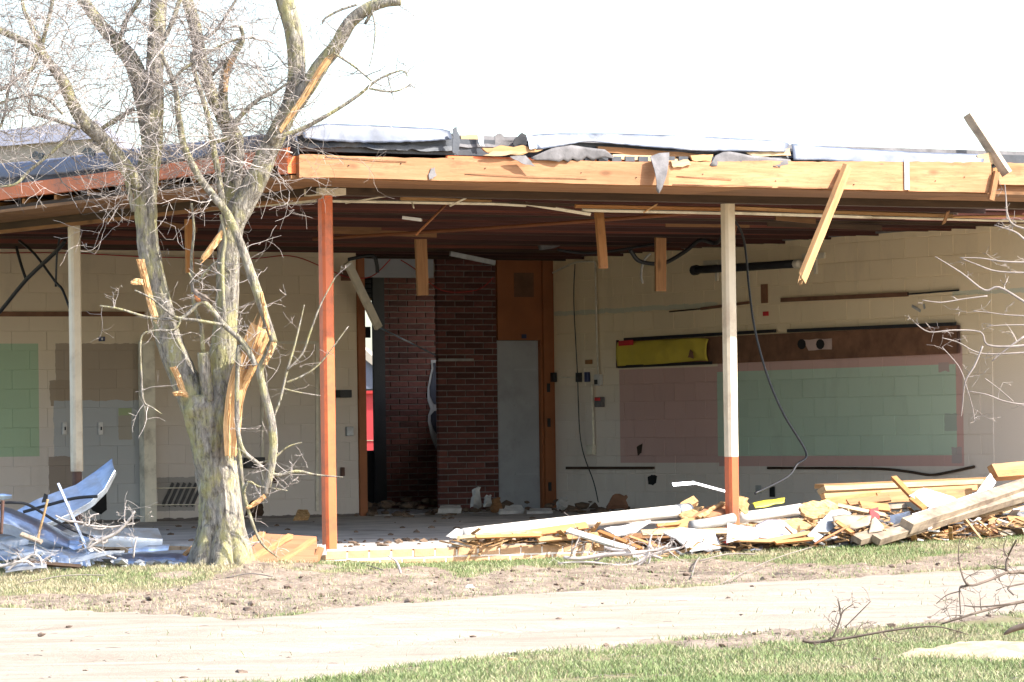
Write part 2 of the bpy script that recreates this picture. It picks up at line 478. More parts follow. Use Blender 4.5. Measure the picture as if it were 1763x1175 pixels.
sp = nt.nodes.new('ShaderNodeSeparateColor'); nt.links.new(at.outputs['Color'], sp.inputs[0])
wp = worldpos(nt)
gcol = mixc(nt, ramp(nt, nse(nt, wp, 3.0, 6, .7), .35, .65), (.125, .115, .055), (.22, .185, .105))
gcol = mixc(nt, ramp(nt, nse(nt, wp, 45.0, 4, .7), .4, .7), gcol, (.30, .26, .15))
mcol = mixc(nt, ramp(nt, nse(nt, wp, 4.0, 8, .7), .35, .65), (.14, .102, .075), (.33, .26, .20))
mcol = mixc(nt, ramp(nt, nse(nt, mapped(nt, wp, (1, 1, 1)), 38.0, 5, .7), .52, .7), mcol, (.42, .34, .26))
edge = mth(nt, 'ADD', sp.outputs[1], mth(nt, 'MULTIPLY_ADD', nse(nt, wp, 14.0, 5, .7), .9, -.45))
c = mixc(nt, ramp(nt, edge, .3, .62), gcol, mcol)
nt.links.new(c, bs.inputs['Base Color']); bs.inputs['Roughness'].default_value = .95
bs.inputs['Specular IOR Level'].default_value = .1
bumpn(nt, bs, nse(nt, wp, 55.0, 6, .7), .8, .02)
MAT['ground'] = m
o = mb.build('ground', 'ground', smooth=True); o['kind'] = 'structure'
ca = o.data.color_attributes.new('cover', 'FLOAT_COLOR', 'POINT')
ca.data.foreach_set('color', [c for k in mk for c in (k[0], k[1], k[2], 1.0)])

# dirt road: its edges dive under the soil so the border is ragged
m, nt, bs = base_mat('pale_dirt_road')
wp = worldpos(nt)
rv = nt.nodes.new('ShaderNodeMapping'); rv.inputs['Rotation'].default_value = (0, 0, -.14); rv.inputs['Scale'].default_value = (.55, 1.9, 1)
nt.links.new(wp, rv.inputs[0])
c = mixc(nt, ramp(nt, nse(nt, rv.outputs[0], 1.5, 9, .66, .8), .34, .66), (.30, .245, .19), (.42, .355, .285))
c = mixc(nt, mth(nt, 'MULTIPLY', ramp(nt, nse(nt, rv.outputs[0], 4.0, 9, .72, 1.2), .53, .70), .75, clamp=True), c, (.21, .165, .12))
c = mixc(nt, mth(nt, 'MULTIPLY', ramp(nt, nse(nt, wp, 60.0, 4, .7), .58, .75), .5, clamp=True), c, (.16, .12, .088))
nt.links.new(c, bs.inputs['Base Color']); bs.inputs['Roughness'].default_value = .95
bs.inputs['Specular IOR Level'].default_value = .1
bumpn(nt, bs, nse(nt, wp, 26.0, 8, .75), .8, .03)
MAT['road'] = m
mb = MB(); rx = spaced(-5.0, 5.4, .06, 60); NR = 60
for xx in rx:
    up, lo = interp(ROAD_UP, xx) + .5, interp(ROAD_LO, xx) - .45
    for j in range(NR + 1):
        yy = lo + (up - lo) * j / NR
        k = masks(xx, yy) if abs(xx) < 6 else (0, 0, sst(0, .5, min(up - .3 - yy, yy - lo - .3)))
        rut = -.03 * (math.exp(-((yy - lo - (up - lo) * .34) / .25) ** 2) + math.exp(-((yy - lo - (up - lo) * .68) / .28) ** 2))
        z = gbase(xx, yy) - .035 + .045 * sst(.1, .75, k[2] + .25 * fbm(xx, yy, 6, 2)) + .006 * fbm(xx * .4, yy, 4, 3) + rut * k[2]
        mb.v.append((xx, yy, z))
mb.f = [(i * (NR + 1) + j, (i + 1) * (NR + 1) + j, (i + 1) * (NR + 1) + j + 1, i * (NR + 1) + j + 1) for i in range(len(rx) - 1) for j in range(NR)]
o = mb.build('dirt_road', 'road', smooth=True); o['kind'] = 'structure'

# sawdust / sand heap, lower right
sc_ = atZ(1680, 1128, 0.0)
mb = MB(); NS = 44
for i in range(NS + 1):
    for j in range(NS + 1):
        a, b = -1 + 2 * i / NS, -1 + 2 * j / NS
        xx, yy = sc_.x + .15 + a * .75, sc_.y + .1 + b * 1.1
        d = sqrt(a * a + b * b) + .22 * fbm(xx, yy, 2.2, 3)
        mb.v.append((xx, yy, gheight(xx, yy) - .05 + .085 * sst(1.0, .35, d) + .022 * fbm(xx, yy, 6, 4)))
mb.f = [(i * (NS + 1) + j, (i + 1) * (NS + 1) + j, (i + 1) * (NS + 1) + j + 1, i * (NS + 1) + j + 1) for i in range(NS) for j in range(NS)]
MAT['sand'] = plain('pale_sawdust', (.36, .275, .17), .95, var=.3, scale=9, bump=.9, bscale=60)
o = mb.build('sand_heap', 'sand', smooth=True); tag(o, 'low pale sand and sawdust heap at the lower right corner on the grass', None, kind='structure')

MAT['deck_rust'] = plain('rusty_primer', (.10, .027, .015), .75, var=.5, scale=2.5, stretch=(.2, 2, 2), rv=.3)
# ================================================================== BUILDING
bld = empty('school_building', matrix=BM); PM[bld.name] = BM
tag(bld, 'single storey school wing torn open at its corner, timber eaves and bare block classroom', 'building')
def part(name, mb, mat, parent=None, smooth=False, label=None):
    o = mb.build(name, mat, smooth=smooth)
    o.parent = parent or bld
    if label: o['label'] = label
    return o
def bx(name, a, b, mat, parent=None, label=None, bevel=0):
    mb = MB(); mb.box(a, b); o = part(name, mb, mat, parent, label=label)
    if bevel:
        md = o.modifiers.new('bevel', 'BEVEL'); md.width = bevel; md.segments = 1
    return o
def luv(px, py, v): return loc(atV(px, py, v))
def luu(px, py, u): return loc(atU(px, py, u))
def boardp(p1, p2, wid, th, mat, name, **k): return board(p1, p2, wid, th, mat, name, parent=bld, **k)

# ---- painted block walls: paint areas keyed to the building's own coordinates
def wall_mat(name, axis, rects, tone_hi, tone_lo, zsplit):
    m, nt, bs = base_mat(name)
    oc = coords(nt, 'Object', bld)
    wob = nse(nt, oc, 9.0, 4)
    sx = nt.nodes.new('ShaderNodeSeparateXYZ'); nt.links.new(oc, sx.inputs[0])
    A, Z = sx.outputs[axis], sx.outputs[2]
    jit = mth(nt, 'MULTIPLY_ADD', wob, .05, -.025)
    A2 = mth(nt, 'ADD', A, jit); Z2 = mth(nt, 'ADD', Z, jit)
    c = mixc(nt, ramp(nt, Z2, zsplit - .5, zsplit + .45), tone_lo, tone_hi)  # warm top and greyer foot imitate bounce light within the wall colour
    for (a0, a1, z0, z1, col, soft) in rects:
        f = None
        for s, op, val in ((A2 if soft else A, 'GREATER_THAN', a0), (A2 if soft else A, 'LESS_THAN', a1), (Z2 if soft else Z, 'GREATER_THAN', z0), (Z2 if soft else Z, 'LESS_THAN', z1)):
            t = mth(nt, op, s, val); f = t if f is None else mth(nt, 'MULTIPLY', f, t)
        c = mixc(nt, mth(nt, 'MULTIPLY', f, .93), c, col)
    g = nse(nt, mapped(nt, oc, (1, 1, .45)), 2.6, 7, .68)
    c = mixc(nt, mth(nt, 'MULTIPLY', ramp(nt, g, .55, .85), .25, clamp=True), c, (.22, .18, .14))
    sp_ = nse(nt, oc, 21.0, 5, .75)
    c = mixc(nt, mth(nt, 'MULTIPLY', ramp(nt, sp_, .68, .74), .35, clamp=True), c, (.10, .085, .075))
    r = mth(nt, 'MULTIPLY_ADD', rnd(nt), .06, .97)
    cr = nt.nodes.new('ShaderNodeCombineColor')
    for i in range(3): nt.links.new(r, cr.inputs[i])
    c = mixc(nt, 1.0, c, cr.outputs[0], 'MULTIPLY')
    nt.links.new(c, bs.inputs['Base Color']); bs.inputs['Roughness'].default_value = .7
    bs.inputs['Specular IOR Level'].default_value = .25
    bumpn(nt, bs, nse(nt, oc, 70.0, 5), .35, .004)
    return m
def rr(px0, py0, px1, py1, col, soft=0, wall='R'):
    f = (lambda x, y: luu(x, y, UR)) if wall == 'R' else (lambda x, y: luv(x, y, VL))
    p, q = f(px0, py0), f(px1, py1); ax = 1 if wall == 'R' else 0
    cz = f((px0 + px1) / 2, py0).z, f((px0 + px1) / 2, py1).z
    return (min(p[ax], q[ax]), max(p[ax], q[ax]), min(cz), max(cz), col, soft)
GREEN, PINK = (.46, .58, .45), (.56, .35, .31)
R_RECTS = [rr(1066, 634, 1240, 797, PINK, 0), rr(1235, 604, 1660, 803, PINK, 0), rr(1234, 634, 1648, 785, GREEN, 0),
           rr(953, 529, 1235, 537, (.56, .55, .42), 1), rr(1640, 498, 1790, 506, (.56, .55, .42), 1),
           rr(1626, 712, 1648, 742, (.37, .41, .35), 1), rr(1638, 770, 1656, 798, (.42, .36, .34), 1), rr(1615, 624, 1634, 640, (.45, .34, .31), 1)]
MAT['wall_R'] = wall_mat('painted_block_side', 1, R_RECTS, (.78, .635, .42), (.70, .61, .53), 1.7)
L_RECTS = [rr(-60, 592, 68, 787, (.33, .45, .29), 0, 'L'), rr(95, 592, 245, 700, (.33, .26, .19), 1, 'L'), rr(86, 655, 120, 700, (.30, .23, .16), 1, 'L'),
           rr(92, 690, 250, 792, (.37, .375, .37), 1, 'L'), rr(140, 690, 250, 910, (.37, .375, .37), 1, 'L'), rr(84, 786, 140, 910, (.25, .20, .16), 1, 'L'),
           rr(204, 703, 227, 716, (.30, .35, .18), 0, 'L'), rr(204, 716, 227, 758, (.33, .29, .23), 1, 'L'), rr(270, 822, 336, 880, (.28, .26, .24), 1, 'L'),
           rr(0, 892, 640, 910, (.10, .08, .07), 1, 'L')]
MAT['wall_L'] = wall_mat('painted_block_back', 0, L_RECTS, (.64, .53, .38), (.58, .51, .45), 1.5)

def face_block(wd, ht, dep=.05, ch=.006):
    """front face at y=0 looking to -y, chamfered rim"""
    mb = MB()
    o_ = [(-wd / 2, ch, 0), (wd / 2, ch, 0), (wd / 2, ch, ht), (-wd / 2, ch, ht)]
    i_ = [(-wd / 2 + ch, 0, ch), (wd / 2 - ch, 0, ch), (wd / 2 - ch, 0, ht - ch), (-wd / 2 + ch, 0, ht - ch)]
    b_ = [(x, dep, z) for x, y, z in o_]
    mb.add(o_ + i_ + b_, [(4, 5, 6, 7)] + [(k, (k + 1) % 4, (k + 1) % 4 + 4, k + 4) for k in range(4)] + [(k + 8, (k + 1) % 4 + 8, (k + 1) % 4, k) for k in range(4)])
    return mb
def lay(parent, name, a0, a1, z0, z1, wd, ht, gap, mat, place, jit=.0015, skip=None, limit=10 ** 9):
    """courses of blocks or bricks; place(a, z) gives the local matrix"""
    cache = {}; n = 0; z = z0; row = 0
    while z < z1 - .02:
        h = min(ht, z1 - z - gap)
        a = a0 - (wd + gap) * (.5 if row % 2 else 0)
        while a < a1 - .015:
            s, e = max(a, a0), min(a + wd, a1); a += wd + gap
            if e - s < .03 or (skip and skip((s + e) / 2, z + h / 2)): continue
            key = (round(e - s, 3), round(h, 3))
            if key not in cache: cache[key] = face_block(e - s, h, ch=.0028 if wd > .3 else .004).mesh(name, mat)
            o = bpy.data.objects.new(name, cache[key]); COL.objects.link(o); o.parent = parent
            o.matrix_local = place((s + e) / 2, z) @ Matrix.Translation((0, random.uniform(-jit, jit), 0))
            n += 1
            if n >= limit: return n
        z += ht + gap; row += 1
    return n
# side wall (right), front looks to -u
RW = Matrix.Rotation(-pi / 2, 4, 'Z')            # -y -> -x
wallR = bx('side_wall', (UR + .005, 2.7, FZ), (UR + .2, VD + .15, 3.14), 'wall_R')
nR = lay(wallR, 'block', 4.2, VD - .06, FZ + .003, 3.13, .396, .196, .004, 'wall_R', lambda a, z: Matrix.Translation((UR, a, z)) @ RW)
wallL = bx('back_wall', (-.5, VL + .005, FZ), (UE, VL + .2, 3.14), 'wall_L')
nL = lay(wallL, 'block', 1.9, UE, FZ + .003, 3.13, .396, .196, .004, 'wall_L', lambda a, z: Matrix.Translation((a, VL, z)))
# brick pier and corridor wall
p0, p1 = luv(755, 700, VD).x, luv(857, 700, VD).x
pier = bx('brick_pier', (p0 + .01, VD + .01, FZ), (p1 - .005, VD + .06, 3.14), 'mortar')
nP = lay(pier, 'brick', p0, p1, FZ + .01, 3.13, .235, .056, .012, 'brick_red', lambda a, z: Matrix.Translation((a, VD, z)), .003)
VC = 14.2
q0, q1 = luv(657, 700, VC).x, luv(770, 700, VC).x
corr = bx('corridor_wall', (q0, VC + .01, FZ), (q1 + .4, VC + .05, 3.14), 'mortar')
nC = lay(corr, 'brick', q0, q1, FZ + .01, 3.0, .235, .056, .012, 'brick_red', lambda a, z: Matrix.Translation((a, VC, z)), .003)
# mural shape painted on the brick, seen as two dark lobes with a pale rim
def mural(pl, off, mat, name):
    pts = [luv(x, y, VC - .006 - off) for x, y in pl]
    mb = MB(); mb.prism(pts, Vector((0, .003, 0))); part(name, mb, mat, corr)
mural([(742, 620), (758, 620), (758, 776), (750, 772), (742, 752), (737, 728), (737, 715), (741, 704), (736, 690), (736, 670), (740, 648), (743, 635)], .0, 'white_panel', 'mural_outline')
mural([(746, 625), (758, 625), (758, 699), (747, 696), (741, 682), (740, 668), (744, 648), (747, 635)], .006, 'navy_paint', 'mural_lobe')
mural([(758, 707), (758, 758), (748, 742), (742, 726), (742, 715), (748, 708)], .006, 'navy_paint', 'mural_lobe')
# corridor: dark jamb, dark low panel, louvre bars, light stop behind the left wall
j0 = luv(642, 700, VC - .05).x
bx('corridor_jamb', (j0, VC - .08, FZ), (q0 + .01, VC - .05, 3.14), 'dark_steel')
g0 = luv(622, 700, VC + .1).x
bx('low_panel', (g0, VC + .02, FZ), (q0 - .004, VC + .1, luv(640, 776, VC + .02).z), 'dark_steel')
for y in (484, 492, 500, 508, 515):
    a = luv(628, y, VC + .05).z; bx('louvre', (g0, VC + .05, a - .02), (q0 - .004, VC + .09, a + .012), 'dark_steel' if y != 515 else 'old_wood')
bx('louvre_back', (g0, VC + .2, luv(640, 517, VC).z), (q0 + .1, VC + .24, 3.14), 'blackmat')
bx('rear_light_stop', (-.5, VC + .15, FZ), (g0 - .004, VC + .3, 3.14), 'dark_wood')  # unseen wall strip added to limit light from behind
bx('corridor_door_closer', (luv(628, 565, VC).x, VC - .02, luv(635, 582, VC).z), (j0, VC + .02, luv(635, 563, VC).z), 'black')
# transom over the opening and jamb on the end of the left wall
t0, t1 = luv(629, 460, VD).x, luv(748, 460, VD).x
bx('transom_panel', (t0, VD + .02, luv(690, 478, VD).z), (t1, VD + .05, luv(690, 446, VD).z), 'white_panel')
bx('header_board', (t0 - .3, VD - .01, luv(690, 445, VD).z), (p0 - .005, VD + .04, luv(690, 435, VD).z), 'orange_wood')
bx('door_jamb', (UE + .004, VL - .03, FZ), (UE + .09, VL + .22, 3.0), 'jamb_orange')
# door set in an orange frame with a panel above
d0, d1, d2, d3 = (luv(x, 700, VD).x for x in (858, 884, 934, 953))
zt = luv(900, 586, VD).z
fr = bx('door_frame', (d2 - .002, VD - .05, FZ), (UR + .012, VD + .12, 3.12), 'jamb_orange')
bx('frame_stop', (d2 - .03, VD - .02, FZ), (d2 - .004, VD + .1, zt), 'jamb_orange', fr)
for y in (668, 728, 838):
    z = luv(945, y, VD).z; bx('hinge', (d2 + .03, VD - .06, z - .05), (d2 + .07, VD - .052, z + .05), 'dark_steel', fr)
tp = bx('upper_panel', (p1 + .004, VD - .02, zt), (d2 - .004, VD + .03, luv(890, 441, VD).z), 'jamb_orange')
zz = luv(900, 470, VD).z, luv(900, 512, VD).z
bx('patch', (luv(883, 490, VD).x, VD - .026, zz[1]), (luv(917, 490, VD).x, VD - .021, zz[0]), 'brown_board', tp)
dr = bx('door', (d0, VD + .03, FZ), (d2 - .032, VD + .08, zt - .005), 'grey_door')
bx('door_panel', (d0 + .004, VD + .018, FZ + .01), (d1, VD + .029, zt - .02), 'grey_door', dr)
for y in (636, 698, 757, 816):
    z = luv(905, y, VD).z; bx('door_rail', (d1 + .03, VD + .022, z - .012), (d2 - .06, VD + .029, z + .006), 'grey_door', dr)
sg = bx('door_number', (luv(896, 579, VD).x, VD - .03, luv(900, 583, VD).z), (luv(904, 579, VD).x, VD - .024, luv(900, 576, VD).z), 'blue_sign', tp)
# unseen walls added behind the door and at the corridor's end against stray light
bx('corridor_light_stop', (q1 + .41, VD + .13, FZ), (q1 + .5, VC + .3, 1.7), 'dark_wood')  # kept low so skylight still reaches the corridor bricks
bx('door_light_stop', (p1 - .004, VD + .125, FZ), (UR + .2, VD + .129, 3.14), 'dark_wood')
# thresholds
bx('threshold', (UE, VL - .02, FZ - .05), (UR, VC + .2, FZ + .008), 'concrete')

# ---- left wall furniture
pz = luv(255, 590, VL)
bx('pilaster', (luv(246, 700, VL - .1).x, VL - .12, FZ), (luv(266, 700, VL - .1).x, VL - .005, luv(255, 588, VL).z), 'trim')
def rail(name, pa, pb, h, mat, wall, dep=.03, out=.0):
    """strip fixed along a wall between two photo points"""
    if wall == 'L': a, b = atV(*pa, VL - .015 - out), atV(*pb, VL - .015 - out); n = -VN
    else: a, b = atU(*pa, UR - .015 - out), atU(*pb, UR - .015 - out); n = -UN
    return boardp(a, b, h, dep, mat, name, face=n, nseg=4)
rail('chair_rail', (-40, 541), (248, 541), .05, 'brown_board', 'L')
for k in range(2): pass
for (x0, y0, x1, y1) in ((452, 590, 546, 590), (452, 590, 452, 880), (546, 590, 546, 880)):
    rail('cupboard_frame', (x0, y0), (x1, y1), .03, 'trim', 'L', .015)
# black soot streaks where a cabinet stood (dirt with its own shape) built as thin scorched flakes
for k in range(6):
    x = 280 + k * 10
    a, b = atV(x, 872, VL - .012), atV(x + 18, 832, VL - .012)
    boardp(a, b, .035, .004, 'dark_steel', 'scorched_strip', face=-VN, nseg=4)
mb = MB()
hole = [luv(x, y, VL - .006) for x, y in ((152, 850), (165, 838), (183, 843), (184, 878), (174, 886), (160, 880), (150, 866))]
mb.prism(hole, Vector((0, .004, 0))); part('broken_block_opening', mb, 'blackmat', wallL)

# ---- floor slab and its brick edge
bx('floor_slab', (-.02, -.02, -.3), (UR + .2, VC + .3, FZ), 'concrete')
base = bx('brick_base', (-.05, -.057, -.3), (2.6, -.021, FZ - .03), 'mortar_pale')
nB = lay(base, 'brick', -.06, 2.6, FZ - .232, FZ - .004, .19, .066, .010, 'brick_tan', lambda a, z: Matrix.Translation((a, -.06, z)), .003)
base2 = bx('rear_brick_base', (2.61, -.04, -.3), (9.0, -.021, FZ - .03), 'mortar_pale')
nB2 = lay(base2, 'brick', 2.62, 7.6, FZ - .232, FZ - .004, .19, .066, .010, 'brick_tan', lambda a, z: Matrix.Translation((a, -.05, z)), .003)
base3 = bx('side_brick_base', (-.048, -.03, -.3), (-.021, 9.0, FZ - .03), 'mortar_pale')
nB3 = lay(base3, 'brick', -.02, 4.5, FZ - .232, FZ - .004, .19, .066, .010, 'brick_tan', lambda a, z: Matrix.Translation((-.06, a, z)) @ RW, .003)

# ---- posts
def post(name, u, v, z0, z1, r, mat, lean=(0, 0), sides=20):
    mb = MB(); n = 10
    mb.tube([(u + lean[0] * i / n, v + lean[1] * i / n, z0 + (z1 - z0) * i / n) for i in range(n + 1)], r, sides, wob=.02)
    return part(name, mb, mat, smooth=False)
PZ = 2.96
cp = empty('corner_post'); cp.parent = bld
def steel_post(u, v, segs, cap=True):
    r = empty('post'); r.parent = bld
    for i, (z0, z1, mat, w_) in enumerate(segs):
        mb = MB(); h = w_ / 2
        ch = h * .38
        ring = [(-h + ch, -h), (h - ch, -h), (h, -h + ch), (h, h - ch), (h - ch, h), (-h + ch, h), (-h, h - ch), (-h, -h + ch)]
        n = 8
        vs = [(u + x + random.uniform(-1, 1) * .001, v + y, z0 + (z1 - z0) * k / n) for k in range(n + 1) for x, y in ring]
        fs = [tuple(reversed(range(8))), tuple(range(n * 8, n * 8 + 8))] + [(k * 8 + j, k * 8 + (j + 1) % 8, (k + 1) * 8 + (j + 1) % 8, (k + 1) * 8 + j) for k in range(n) for j in range(8)]
        mb.add(vs, fs); part('shaft', mb, mat, r)
    if cap: bx('cap_plate', (u - .12, v - .12, segs[-1][1] + .001), (u + .12, v + .12, segs[-1][1] + .055), 'trim', r)
    return r
bpy.data.objects.remove(cp)
steel_post(0.03, 0.03, [(FZ, PZ, 'post_orange', .098)])['label'] = 'orange painted corner post'
zs = loc(atV(1263, 787, 0)).z
u2 = luv(1258, 700, .03).x
steel_post(u2, .03, [(FZ - .2, zs, 'post_orange', .098), (zs + .001, PZ, 'post_cream', .1)], False)['label'] = 'post painted cream above and orange at its foot'
v3 = loc(atU(130, 600, .03)).y
zs3 = loc(atU(130, 812, .03)).z
steel_post(.03, v3, [(FZ, zs3 - .002, 'brown_metal', .07), (zs3, PZ, 'post_cream', .092)], False)['label'] = 'post with cream casing cut short above its rusty core'

OUT0 = -VN
# ---- beams, soffits, fascias
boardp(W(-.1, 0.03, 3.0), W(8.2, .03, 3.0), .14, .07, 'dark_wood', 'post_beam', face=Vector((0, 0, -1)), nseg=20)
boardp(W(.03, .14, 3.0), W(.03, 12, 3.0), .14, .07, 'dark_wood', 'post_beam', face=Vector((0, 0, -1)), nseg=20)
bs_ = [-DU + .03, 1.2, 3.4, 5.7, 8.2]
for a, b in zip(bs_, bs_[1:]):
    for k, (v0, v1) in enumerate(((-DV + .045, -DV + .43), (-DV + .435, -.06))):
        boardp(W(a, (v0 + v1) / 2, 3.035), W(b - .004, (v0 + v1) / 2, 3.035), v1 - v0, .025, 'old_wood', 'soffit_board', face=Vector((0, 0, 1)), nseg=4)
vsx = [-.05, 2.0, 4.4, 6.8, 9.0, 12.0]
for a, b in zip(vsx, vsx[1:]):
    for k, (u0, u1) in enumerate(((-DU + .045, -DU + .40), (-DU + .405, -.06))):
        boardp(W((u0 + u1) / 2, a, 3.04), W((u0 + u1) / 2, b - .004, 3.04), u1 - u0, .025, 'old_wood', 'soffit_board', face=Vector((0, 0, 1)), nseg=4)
def zfa(px, py): return luv(px, py, -DV)
FU = [zfa(x, 290).x for x in (515, 1152, 1557, 1563, 1706)]
def fascia(u0, u1, z0, z1a, z1b, name, mat='fascia_wood', rag=.0, v=-DV):
    mb = MB(); n = 40; L = u1 - u0
    vs = []
    for i in range(n + 1):
        t = i / n; u = u0 + L * t
        e0 = .012 * fbm(u, 1.3, 2.2, 3) + .006 * fbm(u, 4, 14, 2); e1 = .007 * fbm(u, 9.3, 1.4, 3)
        uu0 = u + (rag * random.uniform(-1, 1) if i in (0, n) else 0)
        top = z1a + (z1b - z1a) * t + e0
        for (vv, z) in ((v, z0 + e1), (v, z0 + e1 + (top - z0) * .5), (v, top), (v + .045, top), (v + .045, z0 + e1)):
            vs.append((uu0 - u0, vv + .005 * nz(u, z, 2, 3) - v, z - z0))
    fs = [(0, 1, 2, 3, 4), tuple(reversed(range(n * 5, n * 5 + 5)))]
    for i in range(n):
        for k in range(5): a, b = i * 5 + k, i * 5 + (k + 1) % 5; fs.append((a, a + 5, b + 5, b))
    mb.add(vs, fs)
    o = part(name, mb, mat); o.location = (u0, v, z0); return o
fascia(FU[0], FU[1] - .006, 3.03, 3.20, 3.212, 'fascia_plank')
fascia(FU[1], FU[2], 3.03, 3.225, 3.27, 'fascia_plank', rag=.02)
fascia(FU[3], FU[4], 3.03, 3.275, 3.28, 'fascia_plank', rag=.01)
bx('steel_strap', (FU[2] - .008, -DV - .012, 3.04), (FU[3] + .006, -DV - .002, 3.29), 'galv')
fascia(FU[4] + .14, FU[4] + 2.5, 3.11, 3.29, 3.29, 'fascia_plank', v=-DV + .07)
bx('rim_joist', (FU[4] - .05, -DV + .12, 3.03), (FU[4] + 3, -DV + .16, 3.2), 'old_wood')
bx('corner_block', (-DU + .005, -DV + .047, 3.06), (-DU + .5, -DV + .2, 3.2), 'orange_paint')
for (x0, y0, x1, y1, t_) in ((560, 270, 700, 279, .0016), (800, 300, 1010, 309, .0015), (1158, 318, 1330, 322, .003), (1165, 304, 1260, 309, .002), (1340, 322, 1450, 326, .0015)):
    boardp(atV(x0, y0, -DV - .004), atV(x1, y1, -DV - .004), t_, .006, 'dark_wood', 'split_line', face=OUT0, nseg=12, bow=.004)
for x, y in ((600, 285), (690, 282), (835, 290), (1000, 298), (1095, 306), (1210, 300), (1335, 312), (1470, 318), (1610, 312), (1660, 305)):
    p = zfa(x, y); mb = MB(); mb.blob((p.x, -DV - .004, p.z), .006, 1, .5, .8, x); part('nail_head', mb, 'dark_steel')
# red painted strip showing above the plank near the joint
bx('painted_rim', (zfa(775, 280).x, -DV + .05, 3.12), (zfa(1100, 290).x, -DV + .07, 3.225), 'orange_paint')
# left fascia, orange painted metal
mb = MB(); n = 40
vs = []
for i in range(n + 1):
    v = -DV + .05 + 12.5 * i / n; e = .006 * fbm(v, 2, 1.2, 2)
    for (u, z) in ((-DU + .02, 3.13 + e), (-DU, 3.135 + e), (-DU - .004, 3.25 + e), (-DU + .03, 3.256 + e), (-DU + .03, 3.13 + e)): vs.append((u, v, z))
mb.add(vs, [(0, 1, 2, 3, 4)] + [(i * 5 + k, i * 5 + (k + 1) % 5, (i + 1) * 5 + (k + 1) % 5, (i + 1) * 5 + k) for i in range(n) for k in range(5)])
part('painted_fascia', mb, 'orange_paint')
for k in range(14):                                    # rafter ends peeping out of the dark gap
    v = -.6 + k * .62
    bx('rafter_end', (-DU + .06, v, 3.085), (-DU + .5, v + .05, 3.125), 'orange_wood')
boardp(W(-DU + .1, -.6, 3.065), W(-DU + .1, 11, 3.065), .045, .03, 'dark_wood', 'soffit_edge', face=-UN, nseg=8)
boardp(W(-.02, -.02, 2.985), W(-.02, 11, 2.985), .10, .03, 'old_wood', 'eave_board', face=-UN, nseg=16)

# ---- roof build-up
bx('roof_slab', (-DU + .06, -DV + .10, 3.235), (8.2, VC + .4, 3.36), 'membrane')
bx('roof_slab', (8.203, 3.2, 3.235), (UR + 1.5, VC + .4, 3.36), 'membrane')  # roof left off the unseen front right bay to let sunlight in
bx('insulation', (-DU + .16, -DV + .22, 3.362), (8.1, VC + .3, 3.40), 'felt')
# fluted steel deck seen from below (ribs along u) and its cut edge
mb = MB(); pv = -DV + .12; k = 0
prof = []
while pv < VC:
    for dv, z in ((0, 3.15), (.085, 3.15), (.105, 3.205), (.145, 3.205), (.165, 3.15)): prof.append((pv + dv, z))
    pv += .165
us = [-DU + .1 + (8.2 + DU - .1) * i / 14 for i in range(15)]
for u in us:
    for v, z in prof: mb.v.append((u, v, z + .012 * nz(u, v, 0, .8)))
n = len(prof)
mb.f = [(i * n + j, (i + 1) * n + j, (i + 1) * n + j + 1, i * n + j + 1) for i in range(len(us) - 1) for j in range(n - 1)]
part('steel_deck', mb, 'red_deck')
mb2 = MB(); us2 = [8.2 + (UR - 8.0) * i / 4 for i in range(5)]; pr2 = [q for q in prof if q[0] > 3.1]; n2 = len(pr2)
for u in us2:
    for v, z in pr2: mb2.v.append((u, v, z + .012 * nz(u, v, 0, .8)))
mb2.f = [(i * n2 + j, (i + 1) * n2 + j, (i + 1) * n2 + j + 1, i * n2 + j + 1) for i in range(4) for j in range(n2 - 1)]
part('steel_deck', mb2, 'red_deck')
# open web joists hang under the deck, parallel to the right front
for k in range(32):
    v = .42 + k * .40 + random.uniform(-.06, .06)
    if v > VC - .3: break
    m_ = ('red_deck', 'dark_wood', 'red_deck', 'deck_rust')[k % 4]
    ue = UR - .01 if v > 3.1 else 8.15
    dz = random.uniform(-.015, .015)
    boardp(W(.1, v, 3.095 + dz), W(ue, v, 3.095 + random.uniform(-.015, .015)), random.choice((.07, .09, .10)), .035, m_, 'joist', face=-VN, nseg=16, bow=random.uniform(-.015, .015))
for k in range(9):                                      # broken lath ends drooping between the joists
    u, v = random.uniform(.6, 8), random.uniform(.8, 8)
    boardp(W(u, v, 3.04), W(u + random.uniform(.4, 1.4), v + random.uniform(-.2, .2), 3.06 - random.uniform(0, .10)), .05, .012, random.choice(('deck_rust', 'old_wood', 'dark_wood')), 'drooping_lath', face=-VN, nseg=5)
# cut deck flutes showing over the plank
fl = MB(); x = 938
while x < 1345:
    p = luv(x, 289, -DV + .03); q = luv(x + 16, 289, -DV + .03)
    fl.box((p.x, -DV + .02, 3.205 + .035 * sst(938, 1345, x)), (q.x, -DV + .09, 3.245 + .035 * sst(938, 1345, x))); x += 23
part('deck_flutes', fl, 'membrane')
